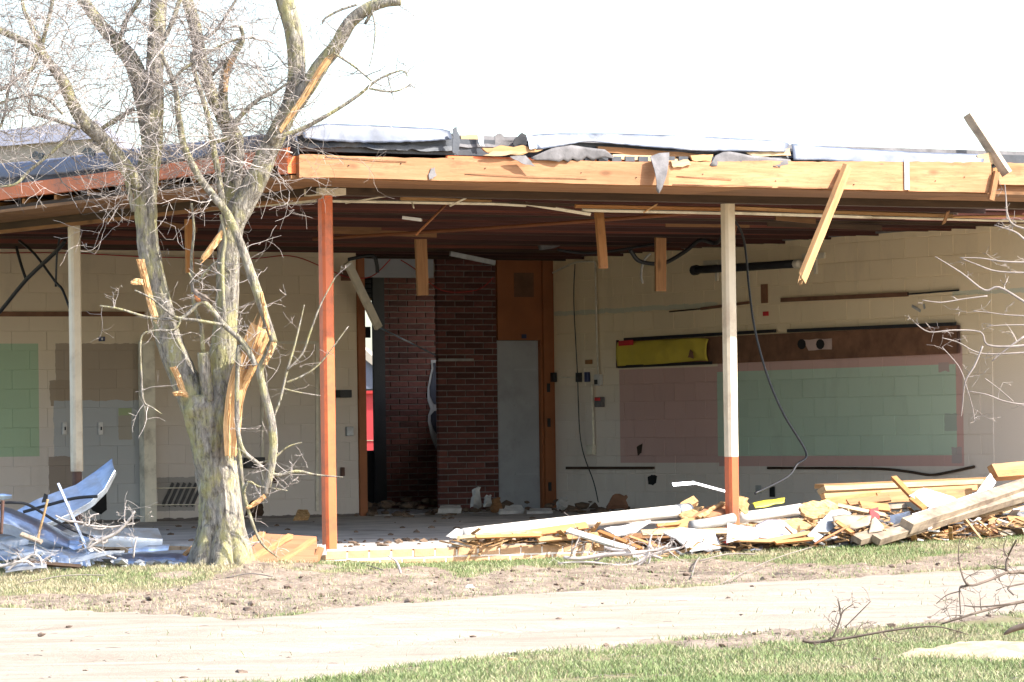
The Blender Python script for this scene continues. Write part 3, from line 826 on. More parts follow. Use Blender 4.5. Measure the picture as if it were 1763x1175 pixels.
# dark broken layers along the roof edge
for (x0, x1, z0, z1, v, mat) in ((505, 790, 3.262, 3.30, -DV + .06, 'membrane'), (790, 1700, 3.30, 3.325, -DV + .09, 'felt'), (1330, 1720, 3.28, 3.305, -DV + .05, 'membrane')):
    mb = MB(); a, b = luv(x0, 280, v).x, luv(x1, 280, v).x; n = 60
    for i in range(n + 1):
        u = a + (b - a) * i / n; j = .018 * fbm(u, z0, 6, 3)
        mb.v += [(u, v + .02 * nz(u, 3, 0, 5), z0 + j), (u, v + .01 + .02 * nz(u, 8, 0, 5), z1 + j), (u, v + .09, z1 + .005 + j), (u, v + .09, z0 + j)]
    mb.f = [(i * 4 + k, (i + 1) * 4 + k, (i + 1) * 4 + (k + 1) % 4, i * 4 + (k + 1) % 4) for i in range(n) for k in range(4)]
    part('roof_layer', mb, mat)
def PV(pl, v): return [atV(x, y, v) for x, y in pl]
OUT = -VN
def vsheet(top, bot, v, mat, name, th=.004, **k): return sheet(PV(top, v), PV(bot, k.pop('vb', v)), th, mat, name, out=OUT, parent=bld, **k)
ROLLP = lambda t: .55 * sst(0, .25, t) - .35 * sst(.6, 1, t)
# bent metal edge flashings
vsheet([(518, 222), (560, 213), (640, 216), (760, 222), (775, 226)], [(522, 238), (560, 243), (640, 246), (720, 245), (778, 240)], -DV + .06, 'flash', 'edge_flashing', vb=-DV + .02, bulge=.006, prof=ROLLP, rough=.010, rag=.05, nx=40)
vsheet([(905, 233), (960, 230), (1060, 230), (1200, 235), (1345, 243), (1358, 248)], [(925, 258), (965, 252), (1012, 243), (1100, 252), (1200, 260), (1352, 262)], -DV + .06, 'flash', 'edge_flashing', vb=-DV + .01, bulge=.006, prof=ROLLP, rough=.012, rag=.05, nx=48)
vsheet([(1363, 248), (1400, 251), (1500, 258), (1600, 263), (1695, 266)], [(1366, 276), (1410, 276), (1500, 282), (1600, 287), (1692, 286)], -DV + .05, 'flash', 'edge_flashing', vb=-DV + .01, bulge=.006, prof=ROLLP, rough=.011, rag=.05, nx=48)
# torn roofing, felt flaps and splintered nailers
def vpoly(pl, v, th, mat, name, rag=.006, vb=None): return slab(PV(pl, v), th, mat, name, rag=rag, parent=bld, div=4)
vpoly([(780, 222), (786, 218), (792, 244), (788, 268), (779, 262), (780, 240)], -DV - .03, .006, 'membrane', 'torn_roofing')
vpoly([(757, 226), (778, 230), (782, 240), (760, 236)], -DV + .05, .01, 'membrane', 'torn_roofing')
vpoly([(820, 226), (833, 224), (834, 252), (826, 250)], -DV + .05, .005, 'galv', 'torn_roofing')
vpoly([(793, 234), (822, 232), (826, 250), (793, 250)], -DV + .12, .03, 'pale', 'nailer')
vpoly([(852, 234), (862, 230), (870, 238), (885, 241), (886, 252), (852, 250)], -DV + .1, .006, 'felt', 'torn_roofing')
vpoly([(886, 240), (897, 230), (906, 232), (908, 248), (898, 258), (884, 250)], -DV + .03, .008, 'black', 'torn_roofing')
vpoly([(906, 233), (924, 236), (925, 256), (912, 257)], -DV - .03, .005, 'galv', 'torn_roofing')
vpoly([(830, 255), (900, 250), (935, 258), (900, 267), (850, 266)], -DV - .01, .02, 'fresh', 'nailer', .012)
vpoly([(832, 268), (850, 260), (910, 262), (870, 268)], -DV - .04, .012, 'pale', 'nailer', .008)
vpoly([(878, 270), (905, 268), (922, 287), (905, 284)], -DV - .06, .006, 'felt', 'torn_roofing')
vsheet([(912, 272), (950, 255), (985, 250), (1040, 258), (1056, 270)], [(915, 275), (960, 276), (1000, 275), (1040, 274), (1056, 273)], -DV - .01, 'felt', 'torn_roofing', bulge=.0, rough=.03, rag=.3, nx=16, ny=4)
vpoly([(1030, 252), (1120, 258), (1230, 268), (1225, 274), (1100, 268), (1030, 262)], -DV + .06, .03, 'old_wood', 'nailer')
vpoly([(1055, 266), (1120, 268), (1180, 275), (1178, 281), (1100, 276), (1056, 274)], -DV + .03, .03, 'pale', 'nailer')
vsheet([(1120, 270), (1135, 264), (1152, 263)], [(1130, 329), (1134, 334), (1139, 326)], -DV - .06, 'felt', 'torn_roofing', bulge=.03, rough=.02, vb=-DV - .09)
vpoly([(1155, 278), (1185, 275), (1190, 284), (1160, 289)], -DV - .02, .02, 'pale', 'nailer', .008)
vpoly([(1190, 268), (1228, 266), (1224, 278), (1192, 276)], -DV + .0, .02, 'fresh', 'nailer', .008)
vsheet([(1220, 285), (1232, 268), (1250, 260), (1290, 268), (1360, 275)], [(1225, 287), (1250, 285), (1290, 287), (1330, 288), (1366, 288)], -DV + .01, 'felt', 'torn_roofing', bulge=.0, rough=.03, rag=.3, nx=16, ny=4)
vpoly([(1285, 263), (1360, 256), (1362, 268), (1300, 270)], -DV + .02, .02, 'pale', 'nailer', .006)
vpoly([(1395, 282), (1450, 284), (1455, 292), (1400, 290)], -DV + .02, .03, 'orange_wood', 'nailer', .006)
vpoly([(1682, 268), (1705, 262), (1720, 280), (1690, 290)], -DV + .03, .02, 'pale', 'nailer', .006)
vpoly([(1650, 292), (1763, 285), (1790, 296), (1660, 300)], -DV + .08, .03, 'fresh', 'nailer', .006)
vpoly([(1728, 274), (1800, 268), (1800, 282), (1735, 281)], -DV + .2, .03, 'membrane', 'torn_roofing', .008)
# left roof edge, slate blue membrane folded over
def PU(pl, u): return [atU(x, y, u) for x, y in pl]
sheet(PU([(515, 224), (420, 236), (300, 248), (180, 262), (80, 275), (-60, 288)], -DU + .02), PU([(515, 247), (420, 262), (300, 276), (180, 290), (80, 301), (-60, 312)], -DU - .02), .006, 'roof_blue', 'edge_flashing', out=-UN, bulge=.012, rough=.03, rag=.10, nx=60, parent=bld)
sheet(PU([(515, 246), (300, 272), (80, 298), (-60, 310)], -DU + .06), PU([(515, 268), (300, 298), (80, 325), (-60, 338)], -DU + .05), .01, 'membrane', 'roof_layer', out=-UN, bulge=.01, rough=.02, nx=50, parent=bld)
for (x, y) in ((62, 268), (150, 262)):
    slab([atU(x - 12, y + 4, -DU), atU(x - 2, y - 8, -DU), atU(x + 14, y - 2, -DU), atU(x + 10, y + 8, -DU)], .01, 'black', 'torn_roofing', rag=.01, parent=bld, div=3)

# ---- broken ceiling edge: cream mouldings, splinters, laths
def mould(pl, v, h, mat, name='ceiling_moulding'):
    for a, b in zip(pl, pl[1:]): boardp(atV(*a, v), atV(*b, v), h, .02, mat, name, face=OUT + Vector((0, 0, -.5)), nseg=5, rag=.0)
mould([(566, 346), (850, 351)], .25, .02, 'trim')
mould([(690, 341), (845, 348)], .3, .035, 'fresh', 'ceiling_lath')
mould([(850, 351), (905, 354)], .25, .02, 'trim')
mould([(905, 351), (1016, 369)], .22, .025, 'trim')
mould([(1003, 362), (1240, 367)], .25, .022, 'trim')
mould([(1240, 366), (1500, 374)], .25, .024, 'trim')
mould([(1500, 374), (1763, 381)], .25, .018, 'trim')
mould([(990, 355), (1240, 360)], .3, .03, 'orange_wood', 'ceiling_lath')
mould([(1265, 358), (1400, 364), (1640, 372)], .3, .03, 'fresh', 'ceiling_lath')
mould([(1640, 374), (1763, 372)], .2, .016, 'fresh', 'ceiling_lath')
for (a, b, h, mat) in (((595, 350), (690, 334), .012, 'trim'), ((775, 355), (805, 340), .014, 'trim'), ((1108, 366), (1130, 353), .012, 'fresh'), ((880, 348), (955, 356), .02, 'dark_wood'), ((710, 350), (712, 358), .02, 'trim'), ((1625, 385), (1632, 365), .04, 'old_wood'), ((693, 375), (725, 379), .025, 'white_sheet')):
    boardp(atV(*a, .2), atV(*b, .1), h, .008, mat, 'ceiling_splinter', face=OUT, nseg=4, rag=.008)
def umould(a, b, u, h, mat, name): boardp(atU(*a, u), atU(*b, u), h, .02, mat, name, face=-UN + Vector((0, 0, -.5)), nseg=6)
umould((-60, 399), (125, 383), .12, .04, 'trim', 'ceiling_moulding')
umould((138, 381), (240, 370), .12, .04, 'trim', 'ceiling_moulding')
umould((240, 371), (543, 345), .12, .03, 'trim', 'ceiling_moulding')
umould((-60, 384), (540, 338), .15, .03, 'old_wood', 'ceiling_lath')
# orange gas pipe crossing under the deck
cable([atZ(540, 412, 2.99), atZ(900, 389, 2.99), atZ(1262, 362, 2.99)], .018, 'jamb_orange', 'ceiling_pipe', parent=bld)
# wall head trim
boardp(W(-.4, VL - .03, 3.085), W(UE, VL - .03, 3.085), .07, .04, 'felt', 'wall_head', face=-VN, nseg=8)
boardp(W(UR - .03, 3.0, 3.1), W(UR - .03, VD - .1, 3.1), .06, .04, 'felt', 'wall_head', face=-UN, nseg=8)
print('blocks', nR, nL, 'bricks', nP, nC, nB, nB2, nB3)

# ================================================================== TREE
tree = empty('broken_tree', TREE); PM[tree.name] = Matrix.Translation(TREE)
tag(tree, 'storm broken bare tree with split forked trunk standing at the building corner', 'tree')
m, nt, bs = base_mat('grey_bark')
oc = coords(nt, 'Object', tree)
rid = nse(nt, mapped(nt, oc, (26, 26, 6)), 1.3, 6, .6, .5)
fib = nse(nt, mapped(nt, oc, (75, 75, 16)), 1.0, 5, .7, .8)
h = mth(nt, 'ADD', rid, mth(nt, 'MULTIPLY', fib, .6))
c = mixc(nt, ramp(nt, h, .58, 1.0), (.08, .068, .055), (.44, .395, .33))
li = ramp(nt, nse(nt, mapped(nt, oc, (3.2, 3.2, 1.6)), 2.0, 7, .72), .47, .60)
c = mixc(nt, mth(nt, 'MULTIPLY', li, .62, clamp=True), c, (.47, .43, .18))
li2 = ramp(nt, nse(nt, mapped(nt, oc, (9, 9, 5)), 2.4, 6, .7), .60, .68)
c = mixc(nt, mth(nt, 'MULTIPLY', li2, .7, clamp=True), c, (.52, .51, .44))
nt.links.new(c, bs.inputs['Base Color']); bs.inputs['Roughness'].default_value = .95
bs.inputs['Specular IOR Level'].default_value = .1
bumpn(nt, bs, h, 1.0, .03)
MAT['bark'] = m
MAT['branch_dark'] = plain('dark_branch_bark', (.13, .10, .08), .9, var=.4, scale=9, spec=.15)
MAT['twig'] = plain('pale_twig_bark', (.42, .37, .335), .85, var=.3, scale=3, spec=.2, bump=0)
MAT['twig_dark'] = plain('dark_twig_bark', (.21, .178, .155), .85, var=.3, scale=3, spec=.2, bump=0)

def tpts(pl, dy=0.0, dy2=None):
    """traced limb (x, y, width in photo pixels) -> world points and radii at the tree's own distance"""
    n = len(pl); P, R = [], []
    for i, q in enumerate(pl):
        Y = TREE.y + dy + ((dy2 if dy2 is not None else dy) - dy) * i / max(1, n - 1)
        P.append(atY(q[0], q[1], Y)); R.append(q[2] * .465 * Y / F)
    return P, R
def smooth(P, R, k=5):
    o, r = [], []
    n = len(P)
    for i in range(n - 1):
        p0, p1, p2, p3 = P[max(i - 1, 0)], P[i], P[i + 1], P[min(i + 2, n - 1)]
        for j in range(k):
            t = j / k
            o.append(.5 * ((2 * p1) + (p2 - p0) * t + (2 * p0 - 5 * p1 + 4 * p2 - p3) * t * t + (3 * p1 - p0 - 3 * p2 + p3) * t ** 3)); r.append(R[i] + (R[i + 1] - R[i]) * t)
    o.append(P[-1]); r.append(R[-1]); return o, r
LIMBS = []
def limb(mb, pl, dy=0.0, dy2=None, sides=14, wob=.10, k=6, reg=True):
    P, R = smooth(*tpts(pl, dy, dy2), k)
    mb.tube([p - TREE for p in P], R, sides, wob=wob, wscale=9)
    if reg: LIMBS.append((P, R))
    return P, R
tr = MB()
limb(tr, [(384, 990, 118), (382, 972, 96), (379, 940, 84), (377, 900, 77), (374, 850, 72), (368, 800, 72), (361, 750, 78), (352, 705, 84), (350, 680, 70)], sides=48, wob=.13, k=12, reg=False)
for a in range(7):                                         # root flares
    an = a * 2 * pi / 7 + .3
    d = Vector((cos(an), sin(an), 0))
    tr.tube([Vector((0, 0, .80)) + d * .09, Vector((0, 0, .30)) + d * .10, Vector((0, 0, .08)) + d * .155, Vector((0, 0, -.04)) + d * .21, Vector((0, 0, -.12)) + d * .27], [.03, .075, .092, .08, .05], 12, wob=.12)
limb(tr, [(356, 760, 50), (342, 715, 58), (320, 655, 55), (297, 605, 50), (281, 545, 46), (266, 485, 43), (256, 425, 40), (250, 362, 42), (254, 302, 44), (262, 250, 40), (264, 200, 37), (266, 150, 35), (268, 90, 33), (272, 30, 31), (276, -40, 30)], 0, .1, 26)
limb(tr, [(256, 262, 22), (252, 200, 32), (240, 140, 36), (226, 104, 32), (204, 76, 27), (178, 48, 24), (150, 10, 22), (125, -30, 20)], .05, .35, 18)
limb(tr, [(238, 325, 20), (222, 296, 27), (196, 262, 27), (168, 232, 27), (140, 205, 25), (121, 170, 24), (108, 140, 22), (88, 112, 18), (60, 84, 16), (30, 66, 14), (-20, 45, 12)], -.05, -.35, 16)
limb(tr, [(378, 760, 64), (380, 700, 66), (381, 645, 54), (386, 585, 46), (391, 520, 43), (393, 460, 42), (396, 405, 45), (408, 370, 46), (428, 335, 45), (446, 300, 41), (461, 262, 38), (481, 222, 36), (504, 170, 34), (511, 120, 33), (506, 60, 33), (491, 5, 33), (478, -40, 32)], 0, -.15, 26)
limb(tr, [(466, 250, 26), (484, 215, 34), (506, 180, 34), (532, 146, 31), (556, 108, 29), (577, 82, 27), (602, 40, 25), (630, 17, 23), (660, 5, 20), (690, 3, 15)], -.12, -.35, 16)
limb(tr, [(400, 380, 30), (400, 330, 32), (404, 280, 34), (402, 240, 36), (388, 208, 30), (367, 168, 24), (353, 128, 24), (340, 70, 24), (332, 32, 23), (318, -10, 22)], .1, .4, 16)
limb(tr, [(360, 690, 26), (354, 650, 24), (350, 607, 22)], -.10, -.14, 14)          # sawn stub
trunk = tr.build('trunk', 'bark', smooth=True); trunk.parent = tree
# lesser branches
br = MB()
def bl(pl, dy=-.1, dy2=None, sides=7): return limb(br, pl, dy, dy2, sides, .08, 5)
bl([(275, 88, 7), (300, 146, 10), (308, 204, 12), (317, 252, 13), (340, 300, 14), (365, 335, 15), (391, 368, 15), (410, 410, 16), (430, 465, 18), (446, 512, 18), (459, 552, 16), (472, 590, 14)], -.25, -.3, 10)
bl([(330, 90, 7), (334, 122, 9), (357, 197, 10), (366, 245, 12), (375, 296, 12), (382, 345, 12), (390, 390, 10)], -.2)
bl([(366, 245, 9), (395, 235, 10), (410, 205, 10), (440, 175, 8), (470, 160, 6), (500, 140, 4)], -.2)
bl([(350, 606, 9), (346, 560, 8), (334, 526, 7), (331, 480, 7), (330, 440, 6), (334, 395, 5), (330, 350, 4)], -.15)
bl([(440, 630, 12), (420, 592, 11), (386, 560, 10), (360, 528, 10), (345, 521, 9), (312, 548, 7), (262, 548, 5), (205, 532, 4), (172, 527, 3)], -.3)
bl([(386, 560, 6), (340, 552, 6), (300, 545, 5), (262, 515, 4), (232, 500, 3)], -.32)
bl([(312, 548, 5), (300, 568, 4), (262, 570, 4), (243, 583, 4), (243, 640, 4), (247, 690, 4), (262, 702, 3), (278, 713, 2)], -.32)
bl([(472, 590, 13), (462, 612, 14), (448, 636, 15), (452, 665, 15), (465, 715, 17), (471, 765, 17), (465, 815, 15), (457, 852, 14)], -.3, -.3, 10)
bl([(426, 605, 9), (412, 598, 10), (409, 640, 9), (408, 700, 9), (410, 745, 9), (418, 775, 9), (440, 795, 8), (475, 818, 7), (510, 812, 6), (545, 818, 4), (590, 822, 2)], -.3)
bl([(410, 740, 8), (414, 800, 8), (420, 850, 7), (436, 905, 6), (452, 938, 5), (478, 960, 3)], -.3)
bl([(420, 850, 5), (428, 830, 5), (445, 838, 4), (462, 840, 3), (495, 845, 2)], -.32)
bl([(440, 800, 6), (470, 790, 4), (495, 770, 3), (520, 762, 2)], -.3)
bl([(468, 725, 4), (482, 690, 5), (494, 640, 5), (506, 600, 4), (516, 560, 3), (524, 525, 2)], -.3)
bl([(494, 638, 4), (520, 610, 4), (535, 570, 4), (552, 525, 3), (577, 478, 2)], -.32)
bl([(490, 660, 4), (520, 648, 4), (552, 625, 3), (600, 562, 2)], -.28)
bl([(485, 668, 3), (510, 675, 3), (552, 682, 2)], -.28)
bl([(470, 238, 9), (520, 222, 8), (575, 192, 7), (620, 162, 6), (650, 138, 5), (690, 122, 3), (702, 132, 2)], -.3)
bl([(632, 152, 4), (668, 158, 4), (690, 155, 3), (706, 146, 2)], -.3)
bl([(575, 92, 5), (610, 115, 4), (640, 140, 3)], -.3)
bl([(640, 20, 8), (632, 36, 6), (628, 42, 5)], -.3)
bl([(616, 8, 5), (585, 18, 5), (560, 32, 4), (555, 42, 3)], -.35)
bl([(640, 18, 3), (646, 50, 3), (642, 90, 2), (636, 115, 2)], -.35)
bl([(108, 140, 9), (85, 110, 11), (70, 75, 11), (52, 40, 9), (40, 12, 7), (38, -20, 6)], -.2)
bl([(72, 80, 8), (82, 40, 8), (90, 5, 7), (92, -20, 6)], -.2)
bl([(64, 95, 9), (55, 118, 9), (30, 135, 9), (10, 150, 9), (-30, 165, 8)], -.3)
bl([(14, 150, 7), (10, 185, 5), (2, 215, 5), (-10, 235, 4)], -.3)
bl([(232, 188, 9), (205, 203, 10), (175, 222, 8)], .1)
bl([(138, 222, 6), (110, 212, 7), (72, 200, 7), (52, 193, 5), (55, 160, 4), (70, 120, 3)], -.25)
bl([(130, 225, 6), (90, 262, 6), (50, 295, 6), (25, 318, 5), (-20, 322, 4)], -.3)
bl([(108, 197, 5), (80, 170, 5), (50, 165, 4), (-10, 180, 4)], -.3)
bl([(218, 310, 10), (225, 340, 10), (230, 365, 9)], -.1)
bl([(200, 270, 6), (185, 260, 6), (160, 245, 5)], -.15)
bl([(282, 70, 8), (300, 30, 10), (310, 0, 9), (330, -30, 8)], -.1)
bl([(340, 75, 8), (372, 52, 6), (400, 10, 5), (420, -20, 4)], .3)
bl([(365, 130, 6), (385, 108, 7), (405, 92, 9), (418, 70, 8), (414, 45, 8)], .1)
bl([(200, 95, 7), (215, 40, 9), (240, 0, 10), (245, -30, 10)], .2)
bl([(264, 150, 8), (295, 140, 7), (315, 120, 6), (360, 90, 5), (400, 70, 4), (440, 65, 3)], -.25)
bl([(395, 470, 6), (372, 452, 5), (340, 485, 5), (325, 470, 3)], -.2)
bl([(388, 560, 7), (384, 500, 7), (383, 450, 8), (388, 410, 7), (380, 370, 6)], -.28)
bl([(388, 212, 20), (384, 165, 18), (388, 128, 18), (402, 97, 15), (416, 72, 11)], .02)
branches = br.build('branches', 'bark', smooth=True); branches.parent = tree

# torn heartwood: long splinter wedge on the right, scars on the left limb
hw = empty('torn_heartwood', (0, 0, 0)); hw.parent = tree; hw['label'] = 'bright orange torn heartwood'
def splint(pl, dy, th=.05, n_fib=26, turn=0.0):
    """fibrous torn wood between photo points (top edge jagged)"""
    a, b = [atY(x, y, TREE.y + dy) for x, y in pl[0]], [atY(x, y, TREE.y + dy) for x, y in pl[1]]
    o_ = a[0]
    x = (lerp_poly(a, 1) - a[0]); n_ = Vector((.1, -1, .1))
    m = frame(o_, x, n_); mi = m.inverted(); mb = MB()
    for k in range(n_fib):
        t = (k + .5) / n_fib
        la, lb = lerp_poly(a, 0), lerp_poly(b, 0)
        pts, rad = [], []
        e = 1 - random.uniform(0, .16) * (1 + 1.2 * abs(t - .5)); s0 = random.uniform(0, .06)
        wd = max((lerp_poly(a, .5) - lerp_poly(b, .5)).length / n_fib * .85, .004)
        for j in range(9):
            s = s0 + (e - s0) * j / 8
            p = lerp_poly(a, s).lerp(lerp_poly(b, s), t) + Vector((0, -1, 0)) * (th * .5 * sin(pi * t) + random.uniform(-.012, .012) - turn * t)
            pts.append(mi @ p); rad.append(wd * (random.uniform(.55, 1.1) if j < 7 else (.6 if j == 7 else .1)))
        mb.tube(pts, rad, 5)
    n0 = len(mb.v); NX, NY = 16, 6
    for i in range(NX + 1):
        s = .02 + .86 * i / NX
        for j in range(NY + 1):
            t = j / NY; mb.v.append(tuple(mi @ (lerp_poly(a, s).lerp(lerp_poly(b, s), t) + Vector((0, -1, 0)) * (th * .62 * sin(pi * t) - turn * t + .006 * noise.noise(Vector((i * .4, t * 9, th)))))))
    mb.f += [(n0 + i * (NY + 1) + j, n0 + i * (NY + 1) + j + 1, n0 + (i + 1) * (NY + 1) + j + 1, n0 + (i + 1) * (NY + 1) + j) for i in range(NX) for j in range(NY)]
    ob = mb.build('torn_fibres', 'break_wood', matrix=m); ob.parent = hw
    ob.matrix_basis = Matrix.Translation(-TREE) @ m
splint([[(388, 790), (384, 740), (388, 690), (394, 655), (405, 620), (432, 556), (448, 526)], [(405, 790), (412, 740), (415, 700), (421, 670), (444, 625), (462, 580), (457, 540)]], -.27, .06, 16, .16)
splint([[(418, 655), (440, 610), (462, 560)], [(428, 660), (448, 618), (468, 572)]], -.24, .03, 8, .06)
splint([[(234, 445), (246, 490), (255, 530), (266, 560)], [(248, 444), (258, 490), (268, 530), (276, 558)]], -.13, .02, 12)
splint([[(292, 632), (302, 652), (310, 678)], [(304, 630), (314, 655), (322, 680)]], -.14, .02, 8)
splint([[(296, 676), (312, 672), (326, 676)], [(300, 682), (314, 682), (326, 686)]], -.15, .03, 6)
splint([[(246, 482), (235, 480), (222, 486)], [(246, 490), (235, 491), (224, 489)]], -.17, .02, 5)
splint([[(478, 226), (498, 196), (522, 160), (548, 116), (560, 100), (580, 88)], [(482, 232), (506, 200), (532, 164), (556, 124), (570, 108), (584, 92)]], -.31, .02, 10)
splint([[(385, 160), (385, 125), (396, 100), (404, 90)], [(392, 160), (394, 125), (404, 104), (410, 94)]], -.03, .02, 7)
splint([[(455, 850), (440, 862), (420, 876)], [(460, 856), (446, 868), (424, 880)]], -.32, .03, 6)
splint([[(468, 588), (462, 604), (450, 632)], [(476, 590), (470, 606), (458, 634)]], -.34, .01, 4)
splint([[(452, 500), (460, 545), (469, 586)], [(447, 504), (455, 548), (466, 588)]], -.36, .006, 4)
splint([[(390, 384), (352, 434), (340, 450)], [(394, 396), (360, 442), (344, 457)]], -.12, .03, 6)

# fine crown: crooked thorny twigs grown from the traced limbs
tw = [MB(), MB()]
def grow(mb, p, d, r, L, depth, side=4):
    n = max(3, int(L / .055)); pts, rad = [p.copy()], [r]
    for i in range(n):
        d = (d + Vector((random.gauss(0, .26), random.gauss(0, .22), random.gauss(0, .24) + .015))).normalized()
        p = p + d * (L / n); pts.append(p.copy()); rad.append(max(.0012, r * (1 - .75 * (i + 1) / n)))
    mb.tube([q - TREE for q in pts], rad, side, caps=False)
    for i in range(1, n):
        if random.random() < .32:
            th = Vector((random.uniform(-1, 1), random.uniform(-1, 1), random.uniform(-1, 1))).normalized()
            mb.tube([pts[i] - TREE, pts[i] + th * random.uniform(.012, .035) - TREE], [.0016, .0006], 3, caps=False)
    if depth > 0:
        for k in range(random.randint(2, 4)):
            i = random.randint(1, n)
            ax = Vector((random.uniform(-1, 1), random.uniform(-.7, .7), random.uniform(-.8, 1))).normalized()
            grow(mb, pts[i], (d * .4 + ax).normalized(), rad[i] * .7, L * random.uniform(.35, .7), depth - 1, 3)
for (P, R) in LIMBS:
    for i in range(1, len(P)):
        px_y = P[i].z
        high = px_y > 2.85
        big = R[i] > .03
        pr = (.82 if high else .09) if big else (.66 if high else .36)
        if R[i] < .02 and not high: pr = .22
        if P[i].x > -1.62: pr *= .35
        if 2.7 < px_y < 3.35: pr *= .55
        while random.random() < pr:
            pr *= .55
            ax = Vector((random.uniform(-1, .75), random.uniform(-.7, .3), random.uniform(-.6, .9))).normalized()
            t = (P[i] - P[i - 1]).normalized(); ax = (ax - t * ax.dot(t) * .7).normalized()
            L = random.uniform(.22, .75) if high else random.uniform(.10, .32)
            if P[i].x > -1.62: L *= .6
            grow(tw[0 if random.random() < .62 else 1], P[i] + ax * R[i] * .7, ax, random.uniform(.0024, .005) if high else .0025, L, 2 if high else 1)
# free ends of neighbouring limbs that reach in from above the frame
for k in range(150):
    p = atY(random.uniform(-60, 520), random.uniform(-90, 300), TREE.y + random.uniform(-.5, .6))
    d = Vector((random.uniform(-1, 1), random.uniform(-.4, .4), random.uniform(-1, .6))).normalized()
    grow(tw[k % 2], p, d, random.uniform(.003, .006), random.uniform(.35, .85), 2)
a = tw[0].build('twigs', 'twig'); a.parent = tree; a['kind'] = 'stuff'
a = tw[1].build('twigs', 'twig_dark'); a.parent = tree; a['kind'] = 'stuff'
print('twig faces', len(tw[0].f) + len(tw[1].f))

# ---- robin on the pale branch
def bird():
    base = atY(345, 521, TREE.y - .3); r = empty('robin', base); PM[r.name] = Matrix.Translation(base)
    s = TREE.y / F                                     # metres per photo pixel here
    def q(x, y, d=0): return Vector(((x - 345) * s, d, -(y - 521) * s))
    MAT['robin_back'] = plain('robin_back', (.17, .135, .11), .9, var=.2, scale=60, bump=.3, bscale=200)
    MAT['robin_breast'] = plain('robin_breast', (.42, .15, .05), .9, var=.2, scale=60, bump=.3, bscale=200)
    MAT['robin_beak'] = plain('robin_beak', (.5, .36, .08), .5)
    mb = MB(); mb.tube([q(335, 503), q(338, 505), q(342, 511), q(348, 514), q(354, 516), q(360, 518)], [.012, .020, .030, .030, .021, .009], 14); b = mb.build('body', 'robin_back', smooth=True); b.parent = r
    mb = MB(); mb.tube([q(336, 507, -.004), q(339, 512, -.006), q(344, 516, -.006), q(350, 518, -.004)], [.009, .022, .024, .010], 12); b = mb.build('breast', 'robin_breast', smooth=True); b.parent = r
    mb = MB(); mb.blob(q(337, 503.5), .0215, 2, .05); hd = mb.build('head', 'robin_back', smooth=True); hd.parent = r
    mb = MB(); mb.tube([q(333.5, 504.5), q(329, 505.5)], [.006, .001], 6); b = mb.build('beak', 'robin_beak'); b.parent = hd
    for k in (-1, 1):
        mb = MB(); mb.blob(q(335, 503, k * .017 - .002), .0035, 1, 0); b = mb.build('eye', 'black'); b.parent = hd
        mb = MB(); mb.tube([q(343, 506, k * .022), q(352, 511, k * .020), q(362, 517, k * .008)], [.010, .014, .003], 8); b = mb.build('wing', 'robin_back', smooth=True); b.parent = r
        mb = MB(); mb.tube([q(347, 516, k * .01), q(346.5, 521.5, k * .01)], .0022, 5); b = mb.build('leg', 'robin_beak'); b.parent = r
    mb = MB(); mb.tube([q(358, 516), q(364, 519), q(370, 521.5)], [.008, .009, .008], 6); b = mb.build('tail', 'robin_back'); b.parent = r
    tag(r, 'small robin with orange breast perched on a bare branch of the broken tree', 'bird')
bird()

# ================================================================== FIXTURES ON THE WALLS
def thing(o, label, cat, group=None): return tag(o, label, cat, group)
def ru(px, py, out=.0): return atU(px, py, UR - out)
def lv(px, py, out=.0): return atV(px, py, VL - out)
def wallbox(name, px0, py0, px1, py1, dep, mat, wall, label=None, cat=None, parent=None, lift=.004):
    """box fixed on a wall, its outline given at that wall"""
    if wall == 'R':
        a, b = luu(px0, py0, UR), luu(px1, py1, UR)
        lo, hi = (UR - dep - lift, min(a.y, b.y), min(a.z, b.z)), (UR - lift, max(a.y, b.y), max(a.z, b.z))
    elif wall == 'L':
        a, b = luv(px0, py0, VL), luv(px1, py1, VL)
        lo, hi = (min(a.x, b.x), VL - dep - lift, min(a.z, b.z)), (max(a.x, b.x), VL - lift, max(a.z, b.z))
    else:
        a, b = luv(px0, py0, VD), luv(px1, py1, VD)
        lo, hi = (min(a.x, b.x), VD - dep - lift, min(a.z, b.z)), (max(a.x, b.x), VD - lift, max(a.z, b.z))
    c = Vector([(p + q) / 2 for p, q in zip(lo, hi)])
    mb = MB(); mb.box([p - q for p, q in zip(lo, c)], [p - q for p, q in zip(hi, c)])
    m = BM @ Matrix.Translation(c)
    o = mb.build(name, mat, matrix=m)
    md = o.modifiers.new('bevel', 'BEVEL'); md.width = min(.006, dep * .3); md.segments = 2
    if parent is not None: setp(o, parent)
    else: PM[o.name] = m
    if label: thing(o, label, cat)
    return o
# bulletin board strip with yellow paper
bb = empty('bulletin_board', matrix=Matrix.Translation(ru(1350, 600))); PM[bb.name] = Matrix.Translation(ru(1350, 600))
thing(bb, 'long dark brown bulletin board strip above the green and pink painted panels', 'bulletin board')
slab([ru(1062, 588, .02), ru(1650, 560, .02), ru(1650, 609, .02), ru(1062, 634, .02)], .015, 'brown_board', 'backing', parent=bb)
for nm, a, b, h in (('top_rail', (1075, 585), (1335, 570), .035), ('top_rail', (1356, 570), (1645, 558), .035), ('bottom_rail', (1065, 632), (1225, 625), .03)):
    board(ru(*a, .035), ru(*b, .035), h, .02, 'dark_steel', nm, face=-UN, parent=bb, nseg=8)
for a, b in (((1063, 586), (1063, 634)), ((1650, 560), (1650, 608))): board(ru(*a, .03), ru(*b, .03), .03, .02, 'brown_metal', 'end_rail', face=-UN, parent=bb, nseg=3)
